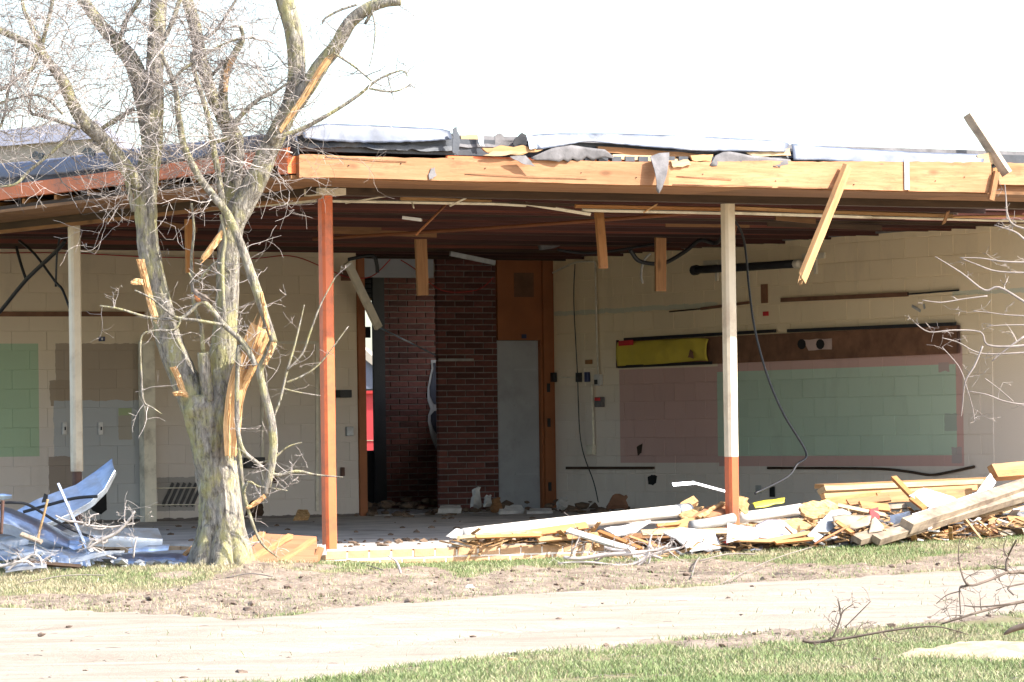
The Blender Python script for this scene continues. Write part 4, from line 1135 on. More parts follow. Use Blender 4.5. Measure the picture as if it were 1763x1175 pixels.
yb = sheet([ru(*p, .05) for p in ((1064, 590), (1140, 585), (1205, 582), (1219, 584))], [ru(*p, .05) for p in ((1063, 631), (1140, 627), (1205, 621), (1217, 622))], .002, 'yellow', 'yellow_banner', 'crumpled yellow paper banner pinned to the left end of the bulletin board', 'banner', out=-UN, bulge=.03, rough=.03, nx=40, ny=12); PM[yb.name] = yb.matrix_world.copy()
board(ru(1065, 592, .105), ru(1090, 590, .105), .055, .003, 'red', 'red_border', face=-UN, parent=yb, nseg=6)
slab([ru(*p, .11) for p in ((1184, 616), (1188, 602), (1193, 606), (1194, 618))], .003, 'brown_board', 'torn_hole', parent=yb, rag=.006, div=3)
pp = slab([ru(1382, 585, .026), ru(1432, 583, .026), ru(1432, 602, .026), ru(1392, 604, .026)], .002, 'pink_paper', 'paper_scrap', 'pale pink paper scrap with two dark spots on the bulletin board', 'paper', rag=.006, div=4); PM[pp.name] = pp.matrix_world.copy()
for x in (1380, 1412):
    slab([ru(x + 9 * cos(t * pi / 5) * .8, 593 + 9 * sin(t * pi / 5) * 1.0, .029) for t in range(10)], .002, 'blackmat', 'dark_spot', parent=pp)
# black tube on wall brackets
bt = cable([ru(1196, 465, .16), ru(1285, 460, .16), ru(1375, 454, .16)], .043, 'dark_steel', 'screen_tube', 'black roller screen tube mounted high on the side wall', 'projector screen', sides=12, smooth_n=3); PM[bt.name] = bt.matrix_world.copy()
cable([ru(1194, 466, .16), ru(1200, 465, .16)], .055, 'black', 'end_cap', sides=12, parent=bt)
cable([ru(1370, 455, .16), ru(1377, 454, .16)], .05, 'trim', 'end_cap', sides=12, parent=bt)
for x, y in ((1232, 452), (1402, 440)):
    board(ru(x - 20, y + 2, .01), ru(x + 18, y, .01), .06, .02, 'trim', 'bracket_plate', face=-UN, parent=bt, nseg=2)
    board(ru(x + 2, y, .02), ru(x + 3, y + 32, .02), .04, .03, 'trim', 'bracket_arm', face=-UN, parent=bt, nseg=2)
def wrail(pa, pb, h, mat, label, out=.02, mid=None, name='wall_rail'):
    if mid: return cable([ru(*pa, out)] + [ru(*m_, out + .03) for m_ in mid] + [ru(*pb, out)], h / 2, mat, name, label, 'rail', sides=6)
    return board(ru(*pa, out), ru(*pb, out), h, .02, mat, name, label, 'rail', face=-UN, nseg=6)
wrail((1345, 517), (1563, 507), .045, 'brown_board', 'brown wooden rail on the side wall below the black tube')
wrail((1207, 532), (1290, 521), .03, 'brown_board', 'short tilted brown rail piece behind the cream post')
wrail((1153, 537), (1207, 532), .015, 'dark_wood', 'thin bare end of the tilted rail left of the cream post')
wrail((1563, 507), (1650, 500), .016, 'dark_steel', 'thin dark bar continuing the brown wall rail to the right')
wrail((975, 806), (1126, 806), .03, 'dark_wood', 'low dark rail under the pink panel near the grey door')
wrail((1322, 806), (1677, 804), .03, 'dark_wood', 'long low bent dark rail under the green panel', mid=((1500, 807), (1560, 812), (1600, 818), (1630, 814)))
# electrical things
wallbox('switch_box', 996, 642, 1003, 658, .04, 'dark_steel', 'R', 'dark empty switch box left of the pair by the conduit', 'switch box')
wallbox('switch_box', 1011, 641, 1017, 658, .04, 'blue_sign', 'R', 'navy switch plate between the dark box and the thermostat', 'switch plate')
wallbox('switch_box', 948, 642, 960, 658, .05, 'dark_steel', 'R', 'dark metal box beside the orange door frame', 'switch box')
th_ = wallbox('thermostat', 1028, 645, 1039, 664, .04, 'white_sheet', 'R', 'small white thermostat beside the switch boxes', 'thermostat')
wallbox('dial', 1030, 654, 1035, 662, .012, 'dark_steel', 'R', parent=th_, lift=.047)
fa = wallbox('fire_alarm', 1030, 684, 1042, 701, .05, 'felt', 'R', 'fire alarm call point with red top under the thermostat', 'fire alarm')
wallbox('pull_handle', 1032, 685, 1041, 690, .012, 'red', 'R', parent=fa, lift=.057)
wallbox('outlet_box', 1015, 767, 1027, 783, .05, 'trim', 'R', 'cream outlet box at the foot of the vertical conduit', 'outlet')
wallbox('outlet_box', 1011, 620, 1021, 627, .03, 'orange_wood', 'R', 'small torn junction box at the top of the vertical conduit', 'outlet')
wallbox('outlet_recess', 1311, 490, 1323, 522, .008, 'panel_wood', 'R', 'narrow brown recess high on the side wall right of the cream post', 'outlet')
wallbox('wall_sticker', 1314, 537, 1324, 544, .003, 'red', 'R', 'tiny red sticker under the narrow brown recess', 'sticker')
wallbox('outlet_recess', 1326, 838, 1335, 856, .008, 'dark_steel', 'R', 'dark low outlet recess right of the orange post foot', 'outlet')
wallbox('outlet_recess', 1302, 836, 1312, 850, .008, 'grey_pipe', 'R', 'grey patch plate low on the wall right of the orange post foot', 'outlet')
mb = MB(); hp = [ru(x, y, .006) for x, y in ((1115, 822), (1121, 818), (1126, 818), (1131, 820), (1129, 832), (1124, 836), (1116, 834))]
slab(hp, .004, 'blackmat', 'broken_block_opening', parent=bld, rag=.004, div=3)
slab([ru(x, y, .006) for x, y in ((1096, 770), (1106, 764), (1104, 780), (1098, 785))], .003, 'dark_wood', 'wall_chip', parent=bld, rag=.005, div=3)
for a, b in (((1570, 527), (1585, 536)), ((1590, 524), (1592, 532))): board(ru(*a, .006), ru(*b, .006), .03, .003, 'grey_pipe', 'wall_chip', face=-UN, parent=bld, nseg=2)
cable([ru(1019, 662, .03), ru(1021, 720, .03), ru(1022, 768, .03)], .014, 'trim', 'conduit', 'cream vertical conduit running down to the outlet box', 'conduit')
cable([ru(1025, 452, .03), ru(1027, 560, .03), ru(1030, 645, .03)], .012, 'trim', 'conduit', 'thin cream conduit rising from the thermostat to the ceiling', 'conduit')
cable([ru(952, 470, .03), ru(992, 452, .04), ru(1024, 451, .03)], .012, 'trim', 'conduit', 'bent cream conduit near the ceiling beside the orange door panel', 'conduit')
cable([ru(990, 455, .05), ru(988, 520, .06), ru(994, 640, .06), ru(1000, 760, .08), ru(1022, 830, .1), ru(1030, 865, .15)], .007, 'black', 'hanging_wire', 'thin dark wire hanging down the wall beside the conduit', 'wire')
cable([ru(960, 650, .03), ru(996, 650, .03)], .008, 'trim', 'conduit', 'short level conduit between the door box and the switch box', 'conduit')
# left wall fixtures
sgn = wallbox('room_sign', 169, 580, 180, 588, .012, 'blue_sign', 'L', 'small navy room plate with a pale figure on the left wall', 'sign')
wallbox('figure', 173.5, 582, 175.5, 586, .002, 'white_ink', 'L', parent=sgn, lift=.0175)
PM[sgn.name] = sgn.matrix_world.copy()
for x, w_, lab in ((110, 8, 'pale switch plate on the left wall behind the cream post'), (172, 8, 'pale switch plate on the grey patch right of the cream post')):
    s_ = wallbox('switch_plate', x - 4, 727, x + 4, 749, .02, 'white_sheet', 'L', lab, 'switch plate')
    wallbox('toggle', x - 1, 735, x + 1, 741, .015, 'dark_steel', 'L', parent=s_, lift=.026)
wallbox('switch_plate', 594, 735, 606, 751, .04, 'galv_dull', 'L', 'steel switch plate on the left wall beside the orange jamb', 'switch plate')
wl = wallbox('wall_lamp', 577, 672, 598, 685, .10, 'black', 'L', 'small black wall lamp bracket beside the orange corner post', 'lamp')
wallbox('vent_plate', 586, 466, 604, 484, .01, 'brown_board', 'L', 'dark square vent hole near the top end of the left wall', 'vent')
wallbox('wall_bracket', 466, 812, 472, 832, .05, 'brown_metal', 'L', 'rusty bracket low on the left wall right of the tree', 'bracket')
wallbox('wall_bracket', 585, 805, 590, 820, .05, 'brown_metal', 'L', 'rusty bracket low on the left wall right of the corner post', 'bracket')
wallbox('wall_vent', 418, 788, 452, 806, .06, 'black', 'L', 'black louvre box low on the left wall behind the tree', 'vent')
for y in (841, 870):
    cable([lv(268, y, .03), lv(338, y - 1, .03)], .006, 'trim', 'wall_wire', 'thin pale wire along the scorched part of the left wall, %s one' % ('upper' if y == 841 else 'lower'), 'wire')
# loose lumps at the opening: fallen tube across the doorway
ft = board(atV(598, 452, VL - .3), atV(652, 565, VL - .2), .085, .045, 'trim', 'leaning_strut', 'cream metal strut hanging slantwise across the corridor opening', 'strut', face=OUT, nseg=5)
cable([atV(655, 565, VD - .2), atV(750, 612, VD - .3)], .010, 'galv', 'thin_rod', 'thin pale rod sloping across the dark brick wall', 'rod', smooth_n=2)
board(atV(755, 620, VD - .03), atV(815, 620, VD - .03), .03, .02, 'grey_pipe', 'shelf_strip', 'grey shelf strip on the front brick pier', 'strip', face=-VN)
cable([lv(-40, 436, .05), lv(120, 436, .05), lv(240, 442, .06), lv(420, 446, .08), lv(500, 441, .08), lv(560, 462, .1), lv(600, 478, .1), lv(640, 476, .15), lv(672, 447, .2)], .006, 'cable_red', 'power_lead', 'red cord strung along the top of the left wall', 'cord')
cable([atV(690, 448, VD - .05), atV(715, 464, VD - .05), atV(760, 500, VD - .1), atV(820, 500, VD - .1), atV(850, 478, VD - .1)], .006, 'cable_red', 'power_lead', 'red cord drooping in front of the brick pier', 'cord')
# rods dangling at the far left
for pl, r, lab in ((((-40, 580), (0, 537), (45, 482), (95, 435), (112, 415)), .02, 'long dark rod slanting down to the left edge'), (((28, 425), (36, 455), (45, 482)), .016, 'short rusty rod joined to the slanting dark rod'), (((33, 415), (60, 438), (95, 485), (108, 500), (121, 535)), .013, 'bent dark pipe crossing the slanting rod'), (((103, 408), (98, 440), (96, 494)), .011, 'straight dark rod hanging beside the cream casing post')):
    cable([atU(x, y, 1.2) for x, y in pl], r, 'dark_steel', 'dangling_rod', lab, 'rod', smooth_n=3)
# ceiling cables
cable([atV(1085, 430, 7), atV(1098, 448, 7), atV(1120, 454, 7), atV(1145, 453, 7), atV(1180, 433, 7), atV(1205, 414, 7), atV(1235, 418, 7), atV(1250, 392, 6)], .022, 'black', 'ceiling_cable', 'black cable looping down from the ceiling left of the cream post', 'cable')
cable([atV(960, 430, 8), atV(1020, 436, 8), atV(1130, 420, 8), atV(1240, 398, 8)], .016, 'black', 'ceiling_cable', 'black cable running under the ceiling beside the hanging planks', 'cable')
cable([atV(1120, 437, 7.5), atV(1108, 450, 7.5), atV(1104, 475, 7.5), atV(1107, 488, 7.5)], .012, 'grey_pipe', 'ceiling_cable', 'short grey cable end hanging behind the plank left of the cream post', 'cable')
cable([atV(1258, 372, 1.5), atV(1280, 410, 1.5), atV(1290, 500, 1.4), atV(1300, 570, 1.3), atV(1322, 650, 1.2), atV(1350, 715, 1.1), atV(1388, 780, 1.0), atV(1372, 800, .9), atV(1355, 822, .8), atV(1300, 850, .6)], .010, 'black', 'hanging_cable', 'long black cable hanging from the ceiling behind the cream post', 'cable')
sp_ = board(atV(1158, 835, .5), atV(1195, 832, .5), .03, .008, 'galv', 'metal_strip', 'bent bright metal strip sticking up left of the orange post foot', 'strip', face=Vector((0, -1, .5)), nseg=2); PM[sp_.name] = sp_.matrix_world.copy()
board(atV(1195, 832, .5), atV(1262, 850, .5), .022, .008, 'galv_dull', 'strip_tail', face=Vector((0, -1, .5)), parent=sp_, nseg=2)
cable([atV(1250, 460, 3), atV(1262, 420, 3), atV(1268, 390, 3)], .006, 'rust', 'hanging_wire', 'thin rusty wire beside the top of the cream post', 'wire', smooth_n=2)
cable([atV(716, 405, 2.0), atV(768, 352, 2.0)], .010, 'rust', 'hanging_rod', 'thin rusty rod slanting under the broken ceiling', 'rod', smooth_n=2)
lamp = cable([atV(930, 424, 9), atV(950, 421, 9), atV(962, 416, 9)], .05, 'felt', 'ceiling_fitting', 'torn grey ceiling fitting above the orange door panel', 'lamp')
cable([atV(600, 447, 9), atV(640, 440, 9), atV(648, 452, 9), atV(650, 470, 9)], .02, 'dark_steel', 'ceiling_duct', 'dark bent strap hanging over the corridor opening', 'strap', smooth_n=3)
board(atV(775, 437, 10), atV(852, 453, 10), .05, .03, 'galv_dull', 'fallen_channel', 'grey metal channel hanging over the brick pier', 'channel', face=OUT, nseg=3)

# ================================================================== HANGING PLANKS
board(atV(724, 412, 4.5), atV(728, 509, 4.5), .115, .03, 'old_wood', 'hanging_plank', 'brown plank hanging in front of the white transom panel', 'plank', face=OUT)
board(atV(1031, 364, .6), atV(1039, 462, .5), .075, .035, 'orange_wood', 'hanging_plank', 'light orange plank hanging from the ceiling edge left of centre wall', 'plank', face=OUT)
board(atV(1137, 410, 5.5), atV(1137, 502, 5.5), .12, .03, 'old_wood', 'hanging_plank', 'wide brown plank hanging behind the black cable loop', 'plank', face=OUT)
board(atV(325, 378, 3.0), atV(327, 470, 3.0), .07, .03, 'orange_wood', 'hanging_plank', 'orange plank hanging behind the tree', 'plank', face=OUT)
board(atV(1459, 287, -DV - .05), atV(1381, 480, -DV - .22), .075, .045, 'fresh', 'dangling_plank', 'long fresh splintered plank dangling in front of the timber fascia', 'plank', face=OUT + Vector((.5, 0, 0)), rag=.03)
board(atV(1734, 300, -DV - .03), atV(1666, 197, -DV + .15), .055, .075, 'grey_wood', 'upright_plank', 'weathered plank sticking up above the roof edge', 'plank', face=OUT + Vector((.8, 0, 0)), nseg=8)
board(atV(1706, 345, -DV - .04), atV(1716, 296, -DV - .04), .05, .03, 'old_wood', 'rafter_stub', 'short dark rafter stub at the end of the fascia', 'stub', face=OUT)
slab(PV([(738, 300), (742, 290), (748, 288), (752, 302), (745, 308), (740, 310)], -DV - .012), .004, 'felt', 'roofing_scrap', 'small grey roofing scrap stuck on the timber fascia', 'scrap', rag=.008, div=3)

# ================================================================== RIGHT DEBRIS PILE
def vb(a, b, va, vb_, wid, th, mat, name, label, cat='board', **k):
    k.setdefault('rag', .012)
    return board(atV(*a, va), atV(*b, vb_), wid, th, mat, name, label, cat, **k)
UPF = Vector((.2, -.75, .7))
MAT['galv_flat'] = plain('matt_grey_sheet', (.42, .45, .48), .5, .2, var=.12, scale=5, bump=.1, dirt=5, dirtc=(.3, .28, .25))
# fallen white pipe and its continuation
wp_ = cable([atV(798, 921, -.02), atV(990, 899, .15), atV(1180, 879, .3)], .052, 'white_pipe', 'fallen_pipe', 'long white pipe lying slantwise across the floor edge', 'pipe', sides=16, smooth_n=3); PM[wp_.name] = wp_.matrix_world.copy()
cable([atV(1166, 880, .28), atV(1186, 878, .31)], .056, 'galv_dull', 'pipe_collar', sides=16, parent=wp_, smooth_n=2)
slab(PV([(768, 924), (786, 910), (800, 912), (803, 926), (780, 927)], -.03), .01, 'white_sheet', 'split_end', rag=.006, parent=wp_, div=3)
cable([atV(1190, 906, -.35), atV(1230, 900, -.33), atV(1262, 893, -.3)], .045, 'grey_pipe', 'grey_pipe', 'grey pipe end left of the orange post foot', 'pipe', sides=14, smooth_n=3)
cable([atV(1272, 892, .3), atV(1320, 886, .3), atV(1378, 877, .35)], .048, 'white_pipe', 'fallen_pipe', 'white pipe piece lying right of the orange post foot', 'pipe', sides=16, smooth_n=3)
P = lambda pl, v: [atV(x, y, (v if not isinstance(v, (list, tuple)) else v[i])) for i, (x, y) in enumerate(pl)]
def vs_(pl, v, th, mat, name, label, cat='board', rag=0.0, div=6): return slab(P(pl, v), th, mat, name, label, cat, rag=rag, div=div)
# long low lath heap along the floor edge
vb((790, 926), (905, 915), -.12, -.02, .035, .012, 'pale', 'lath', 'pale lath under the left end of the white pipe', face=UPF)
vb((820, 925), (930, 922), -.2, -.15, .03, .015, 'orange_wood', 'lath', 'orange lath along the floor edge under the white pipe', face=UPF)
vb((925, 930), (1035, 921), -.15, -.05, .05, .018, 'fresh', 'board_scrap', 'short board at the right end of the tan brick step', face=UPF)
vb((905, 920), (1010, 905), .0, .05, .07, .018, 'orange_wood', 'board_scrap', 'orange board scrap under the middle of the white pipe', face=UPF)
vs_([(878, 916), (905, 906), (940, 908), (930, 920), (890, 924)], [-.05, .1, .1, -.05, -.1], .015, 'osb', 'fibreboard_scrap', 'torn fibreboard scrap under the white pipe middle', 'scrap', .02)
vb((980, 914), (1090, 948), -.15, -.75, .06, .02, 'white_sheet', 'painted_board', 'white faced board sloping down to the grass', face=UPF)
vb((1032, 916), (1105, 946), -.2, -.7, .035, .025, 'orange_wood', 'lath', 'orange stick lying beside the white faced board', face=UPF)
vb((1085, 925), (1160, 952), -.4, -.9, .025, .018, 'fresh', 'lath', 'thin fresh stick pointing at the white plywood sheet', face=UPF)
vs_([(1040, 910), (1120, 895), (1118, 900), (1090, 918), (1060, 922)], [-.1, .1, .1, -.15, -.2], .012, 'white_sheet', 'painted_board', 'white faced board lying under the pipe right of the white faced board', 'board', .01)
vs_([(1095, 922), (1180, 892), (1222, 890), (1215, 897), (1110, 925)], [-.2, .05, .05, 0, -.25], .018, 'fresh', 'plywood', 'long fresh plywood strip below the pipe collar', 'plywood', .008)
vb((1105, 918), (1262, 915), -.45, -.35, .06, .018, 'pale', 'board_scrap', 'level pale board in front of the grey pipe', face=UPF)
vb((1130, 906), (1170, 902), -.1, -.1, .03, .02, 'orange_wood', 'lath', 'small orange stick under the fresh plywood strip', face=UPF)
vs_([(1168, 885), (1190, 873), (1212, 872), (1195, 892), (1172, 891)], [.2, .3, .3, .1, .1], .01, 'osb', 'fibreboard_scrap', 'brown fibreboard flap at the pipe collar', 'scrap', .015)
vs_([(1192, 890), (1218, 873), (1256, 862), (1256, 880), (1225, 890)], [.05, .2, .25, .1, .0], .012, 'panel_wood', 'panel_board', 'brown panel board leaning against the orange post foot', 'panel', .012)
vs_([(1200, 888), (1235, 868), (1255, 858), (1254, 863), (1212, 890)], [.0, .12, .18, .15, -.02], .02, 'osb', 'fibreboard_scrap', 'ragged fibreboard edge above the brown panel board', 'scrap', .018)
vb((1176, 874), (1196, 863), .5, .5, .07, .06, 'fresh', 'timber_block', 'small wood block standing behind the pipe collar', 'block', face=UPF)
vs_([(1272, 856), (1289, 858), (1289, 884), (1274, 882)], .2, .015, 'osb', 'fibreboard_scrap', 'upright fibreboard piece right against the orange post foot', 'scrap', .015)
vs_([(1142, 917), (1172, 908), (1230, 915), (1242, 942), (1188, 948), (1165, 928)], [-.5, -.4, -.45, -.85, -.9, -.7], .012, 'white_sheet', 'white_sheet', 'bright white board lying flat at the front of the pile', 'sheet', .006)
vs_([(1060, 930), (1090, 918), (1160, 922), (1172, 940), (1180, 950), (1150, 938)], [-.4, -.2, -.3, -.5, -.6, -.6], .014, 'old_wood', 'plywood', 'shaded brown plywood under the bright white board', 'plywood', .005)
# cloth and sheets by the post
sheet(P([(1300, 905), (1320, 895), (1345, 895), (1370, 912)], [-.5, -.4, -.4, -.5]), P([(1300, 925), (1325, 928), (1350, 926), (1372, 918)], [-.8, -.85, -.85, -.7]), .004, 'cloth', 'cloth', 'crumpled lilac grey cloth right of the orange post foot', 'cloth', bulge=.08, rough=.05, nx=20, ny=12)
sheet(P([(1252, 900), (1270, 905), (1300, 908)], -.6), P([(1250, 936), (1268, 930), (1305, 928)], -.9), .004, 'white_sheet', 'cloth', 'white crumpled cloth in front of the orange post foot', 'cloth', bulge=.05, rough=.06, nx=18, ny=12)
vb((1262, 930), (1322, 932), -.9, -.95, .035, .015, 'fresh', 'lath', 'fresh stick in front of the lilac cloth', face=UPF)
vb((1322, 932), (1395, 918), -.95, -.85, .04, .018, 'fresh', 'board_scrap', 'fresh board rising to the grey metal flashing', face=UPF)
vb((1335, 935), (1400, 928), -1.0, -1.0, .03, .02, 'orange_wood', 'lath', 'orange stick on the soil below the grey metal flashing', face=UPF)
vs_([(1375, 872), (1400, 862), (1420, 866), (1428, 880), (1400, 895), (1385, 888)], [-.1, 0, 0, -.2, -.4, -.3], .03, 'osb', 'fibreboard_scrap', 'thick tan fibreboard slab behind the grey metal flashing', 'scrap', .02)
vs_([(1398, 868), (1425, 860), (1448, 872), (1430, 884), (1410, 880)], [.0, .1, .1, -.1, -.1], .03, 'osb', 'fibreboard_scrap', 'tan fibreboard slab on top of the thick one', 'scrap', .02)
vs_([(1345, 898), (1375, 892), (1405, 902), (1400, 912), (1360, 910)], [-.4, -.3, -.4, -.6, -.6], .02, 'osb', 'fibreboard_scrap', 'flat fibreboard pieces between the lilac cloth and the flashing', 'scrap', .02)
vs_([(1390, 922), (1430, 880), (1450, 876), (1466, 884), (1404, 934)], [-.95, -.55, -.5, -.6, -1.05], .004, 'galv_flat', 'metal_flashing', 'broad grey metal flashing standing in the middle of the pile', 'flashing', 0)
sheet(P([(1432, 890), (1450, 886), (1500, 888)], -.75), P([(1436, 905), (1470, 912), (1495, 905)], -.95), .004, 'tan_cloth', 'cloth', 'tan canvas rag over the grey metal flashing', 'cloth', bulge=.05, rough=.05, nx=14, ny=8)
cable([atV(1402, 937, -1.1), atV(1450, 912, -1.0), atV(1492, 890, -.8)], .010, 'rust', 'rusty_rod', 'rusty rod leaning out of the pile beside the flashing', 'rod', smooth_n=2)
vb((1438, 898), (1466, 918), -.9, -1.0, .035, .03, 'orange_wood', 'lath', 'broken branch like stick over the rusty rod', face=UPF, rag=.02)
# stacked yellow joists at the back
vb((1410, 838), (1695, 826), .6, .7, .12, .04, 'fresh', 'timber_joist', 'top pale yellow joist of the stack behind the pile', 'joist', face=Vector((0, 0, 1)))
vb((1414, 845), (1690, 833), .5, .6, .045, .09, 'pale', 'timber_joist', 'second pale joist of the stack behind the pile', 'joist', face=OUT + Vector((0, 0, .5)))
vb((1416, 856), (1680, 841), .42, .55, .05, .04, 'fresh', 'timber_joist', 'third joist of the stack behind the pile', 'joist', face=OUT + Vector((0, 0, .3)))
vb((1420, 866), (1515, 854), .3, .4, .07, .035, 'orange_wood', 'timber_joist', 'short orange joist end under the stacked joists', 'joist', face=OUT + Vector((0, 0, .3)))
vb((1510, 858), (1672, 850), .38, .5, .09, .03, 'fresh', 'timber_joist', 'bottom joist of the stack half buried in the pile', 'joist', face=OUT + Vector((0, 0, .2)))
vb((1540, 824), (1570, 855), .1, -.1, .05, .03, 'orange_wood', 'broken_stake', 'pointed broken orange stake rising over the stacked joists', 'stake', face=OUT, rag=.02)
vb((1706, 808), (1800, 800), .3, .35, .07, .06, 'fresh', 'timber_joist', 'upper loose joist at the right edge of the photo', 'joist', face=OUT + Vector((0, 0, .5)))
vb((1710, 820), (1800, 814), .2, .25, .06, .09, 'orange_wood', 'timber_joist', 'lower loose joist at the right edge of the photo', 'joist', face=OUT + Vector((0, 0, .5)))
# big weathered beams
vb((1560, 906), (1800, 826), -1.0, -.2, .12, .09, 'grey_wood', 'timber_beam', 'big weathered beam sloping up across the pile', 'beam', face=Vector((-.1, -.8, .7)))
vb((1508, 930), (1790, 845), -1.1, -.35, .09, .06, 'grey_wood', 'timber_beam', 'second weathered beam with its end on the soil', 'beam', face=Vector((-.1, -.8, .7)))
vb((1474, 930), (1560, 906), -1.05, -.85, .11, .05, 'grey_wood', 'timber_beam', 'short flat beam end lying under the two weathered beams', 'beam', face=Vector((0, -.6, .9)))
vs_([(1565, 853), (1590, 840), (1640, 855), (1660, 868), (1600, 874)], [-.2, 0, -.1, -.3, -.5], .01, 'white_sheet', 'white_sheet', 'bright white board behind the big weathered beam', 'sheet', .006)
vs_([(1570, 885), (1680, 850), (1705, 815), (1715, 830), (1705, 846), (1590, 895)], [-.7, -.3, .0, -.1, -.3, -.8], .012, 'white_sheet', 'white_sheet', 'long white board along the top of the big weathered beam', 'sheet', .004)
vs_([(1565, 858), (1575, 853), (1596, 872), (1588, 876)], [-.25, -.2, -.5, -.55], .02, 'orange_wood', 'board_scrap', 'small orange board edge under the white board', 'board')
vs_([(1532, 888), (1566, 880), (1570, 893), (1534, 905)], [-.7, -.6, -.8, -.9], .004, 'galv', 'metal_flashing', 'small grey metal gutter piece left of the big beam', 'flashing')
sheet(P([(1500, 893), (1506, 890), (1520, 905)], -.8), P([(1495, 918), (1510, 916), (1530, 912)], -1.0), .004, 'tan_cloth', 'cloth', 'tan canvas fold beside the short flat beam end', 'cloth', bulge=.05, rough=.04, nx=12, ny=8)
vb((1444, 871), (1524, 888), -.4, -.55, .04, .02, 'pale', 'board_scrap', 'pale stick sloping across the middle of the pile', face=UPF)
vb((1455, 880), (1560, 872), -.2, -.2, .05, .02, 'grey_wood', 'board_scrap', 'grey board deep in the middle of the pile', face=UPF)
vb((1460, 866), (1530, 858), -.1, .0, .07, .02, 'old_wood', 'board_scrap', 'dark brown board under the stacked joists', face=UPF)
vb((1480, 870), (1530, 875), -.3, -.3, .08, .02, 'orange_wood', 'board_scrap', 'orange wood chunk above the red rag', face=UPF)
vs_([(1498, 877), (1512, 873), (1514, 893), (1500, 897)], [-.5, -.45, -.6, -.65], .006, 'red', 'red_rag', 'small red rag caught in the middle of the pile', 'rag', .008, 3)
vs_([(1245, 934), (1252, 930), (1254, 938)], -.85, .004, 'red', 'red_rag', 'tiny red scrap beside the bright white board', 'rag', .003, 3)
vs_([(1612, 903), (1622, 900), (1612, 922), (1604, 924)], [-.7, -.7, -.9, -.9], .004, 'fabric_stripe', 'striped_rag', 'blue and yellow striped rag under the second beam', 'rag', .003, 3)
vb((1620, 912), (1700, 905), -.6, -.5, .1, .02, 'dark_wood', 'board_scrap', 'dark board in the shade under the right part of the pile', face=UPF)
vb((1625, 916), (1700, 910), -.75, -.65, .035, .02, 'orange_wood', 'lath', 'orange lath on the soil under the right part of the pile', face=UPF)
vb((1620, 900), (1720, 908), -.55, -.6, .04, .012, 'galv', 'metal_strip', 'pale blue metal strip under the right part of the pile', 'strip', face=UPF)
vb((1655, 888), (1775, 875), -.55, -.4, .06, .02, 'pale', 'board_scrap', 'pale board lying level right of the second beam', face=UPF)
vb((1668, 878), (1740, 868), -.4, -.3, .05, .02, 'fresh', 'board_scrap', 'fresh board just above the pale level board', face=UPF)
vb((1700, 893), (1775, 917), -.5, -.7, .06, .02, 'osb', 'board_scrap', 'fibreboard strip sloping down at the right edge', face=UPF)
vs_([(1710, 862), (1740, 855), (1790, 858), (1790, 872), (1730, 872)], [-.2, -.1, -.1, -.3, -.4], .03, 'osb', 'fibreboard_scrap', 'tan fibreboard block at the right edge of the pile', 'scrap', .018)
vs_([(1725, 885), (1765, 866), (1800, 870), (1800, 890)], [-.5, -.3, -.3, -.5], .006, 'galv', 'metal_flashing', 'pale blue metal sheet at the right edge of the pile', 'flashing', .004)
vs_([(1702, 900), (1712, 893), (1718, 918), (1704, 920)], [-.7, -.65, -.8, -.85], .03, 'panel_wood', 'board_scrap', 'upright brown panel chunk near the right edge', 'board', .006, 3)
vb((1676, 908), (1706, 918), -.8, -.9, .07, .03, 'fresh', 'board_scrap', 'stubby fresh chunk near the upright brown panel', face=UPF)
vb((1720, 922), (1800, 905), -.8, -.7, .06, .03, 'grey_wood', 'board_scrap', 'grey board resting on the soil at the right edge', face=UPF)
vb((1735, 894), (1800, 898), -.6, -.6, .05, .03, 'orange_wood', 'board_scrap', 'orange board stub at the right edge', face=UPF)
sheet(P([(1293, 868), (1320, 862), (1352, 860)], .8), P([(1300, 875), (1325, 873), (1350, 866)], .7), .004, 'ylw_plastic', 'yellow_sheet', 'yellow plastic sheet on the floor right of the orange post', 'sheet', bulge=.02, rough=.02, out=Vector((0, 0, 1)))
# splinters and chips: uncountable litter through the pile
mb = MB()
def chip(p, L, w_, t_):
    d = Vector((random.uniform(-1, 1), random.uniform(-.6, .6), random.uniform(-.25, .3))).normalized()
    x = d * L; y = d.cross(Vector((random.uniform(-.3, .3), random.uniform(-.3, .3), 1))).normalized() * w_; z = x.cross(y).normalized() * t_
    c = [p + sx * x * .5 + sy * y * .5 + sz * z * .5 * (1 if sx < 0 else random.uniform(.3, 1)) for sx, sy, sz in ((-1, -1, -1), (1, -1, -1), (1, 1, -1), (-1, 1, -1), (-1, -1, 1), (1, -1, 1), (1, 1, 1), (-1, 1, 1))]
    mb.add(c, [(0, 3, 2, 1), (4, 5, 6, 7), (0, 1, 5, 4), (1, 2, 6, 5), (2, 3, 7, 6), (3, 0, 4, 7)])
for k in range(900):
    px = random.choice([random.uniform(780, 1100), random.uniform(1060, 1420), random.uniform(1380, 1763), random.uniform(1400, 1763)])
    v = random.uniform(-.95, .35) if px > 1060 else random.uniform(-.05, .3)
    hgt = (0.02 + .22 * sst(1080, 1500, px)) * random.random() * (1 - abs(v + .3) * .6)
    g_ = W(luv(px, 900, v).x, v, 0)
    z = (FZ if v > -.05 else max(gbase(g_.x, g_.y), .05 + .10 * sst(-1.0, -.2, v))) + hgt
    chip(Vector((g_.x, g_.y, z)), random.uniform(.05, .28) * (2.2 if random.random() < .12 else 1), random.uniform(.008, .045), random.uniform(.004, .015))
o = mb.build('wood_splinters', 'splinter')
mbw = mb
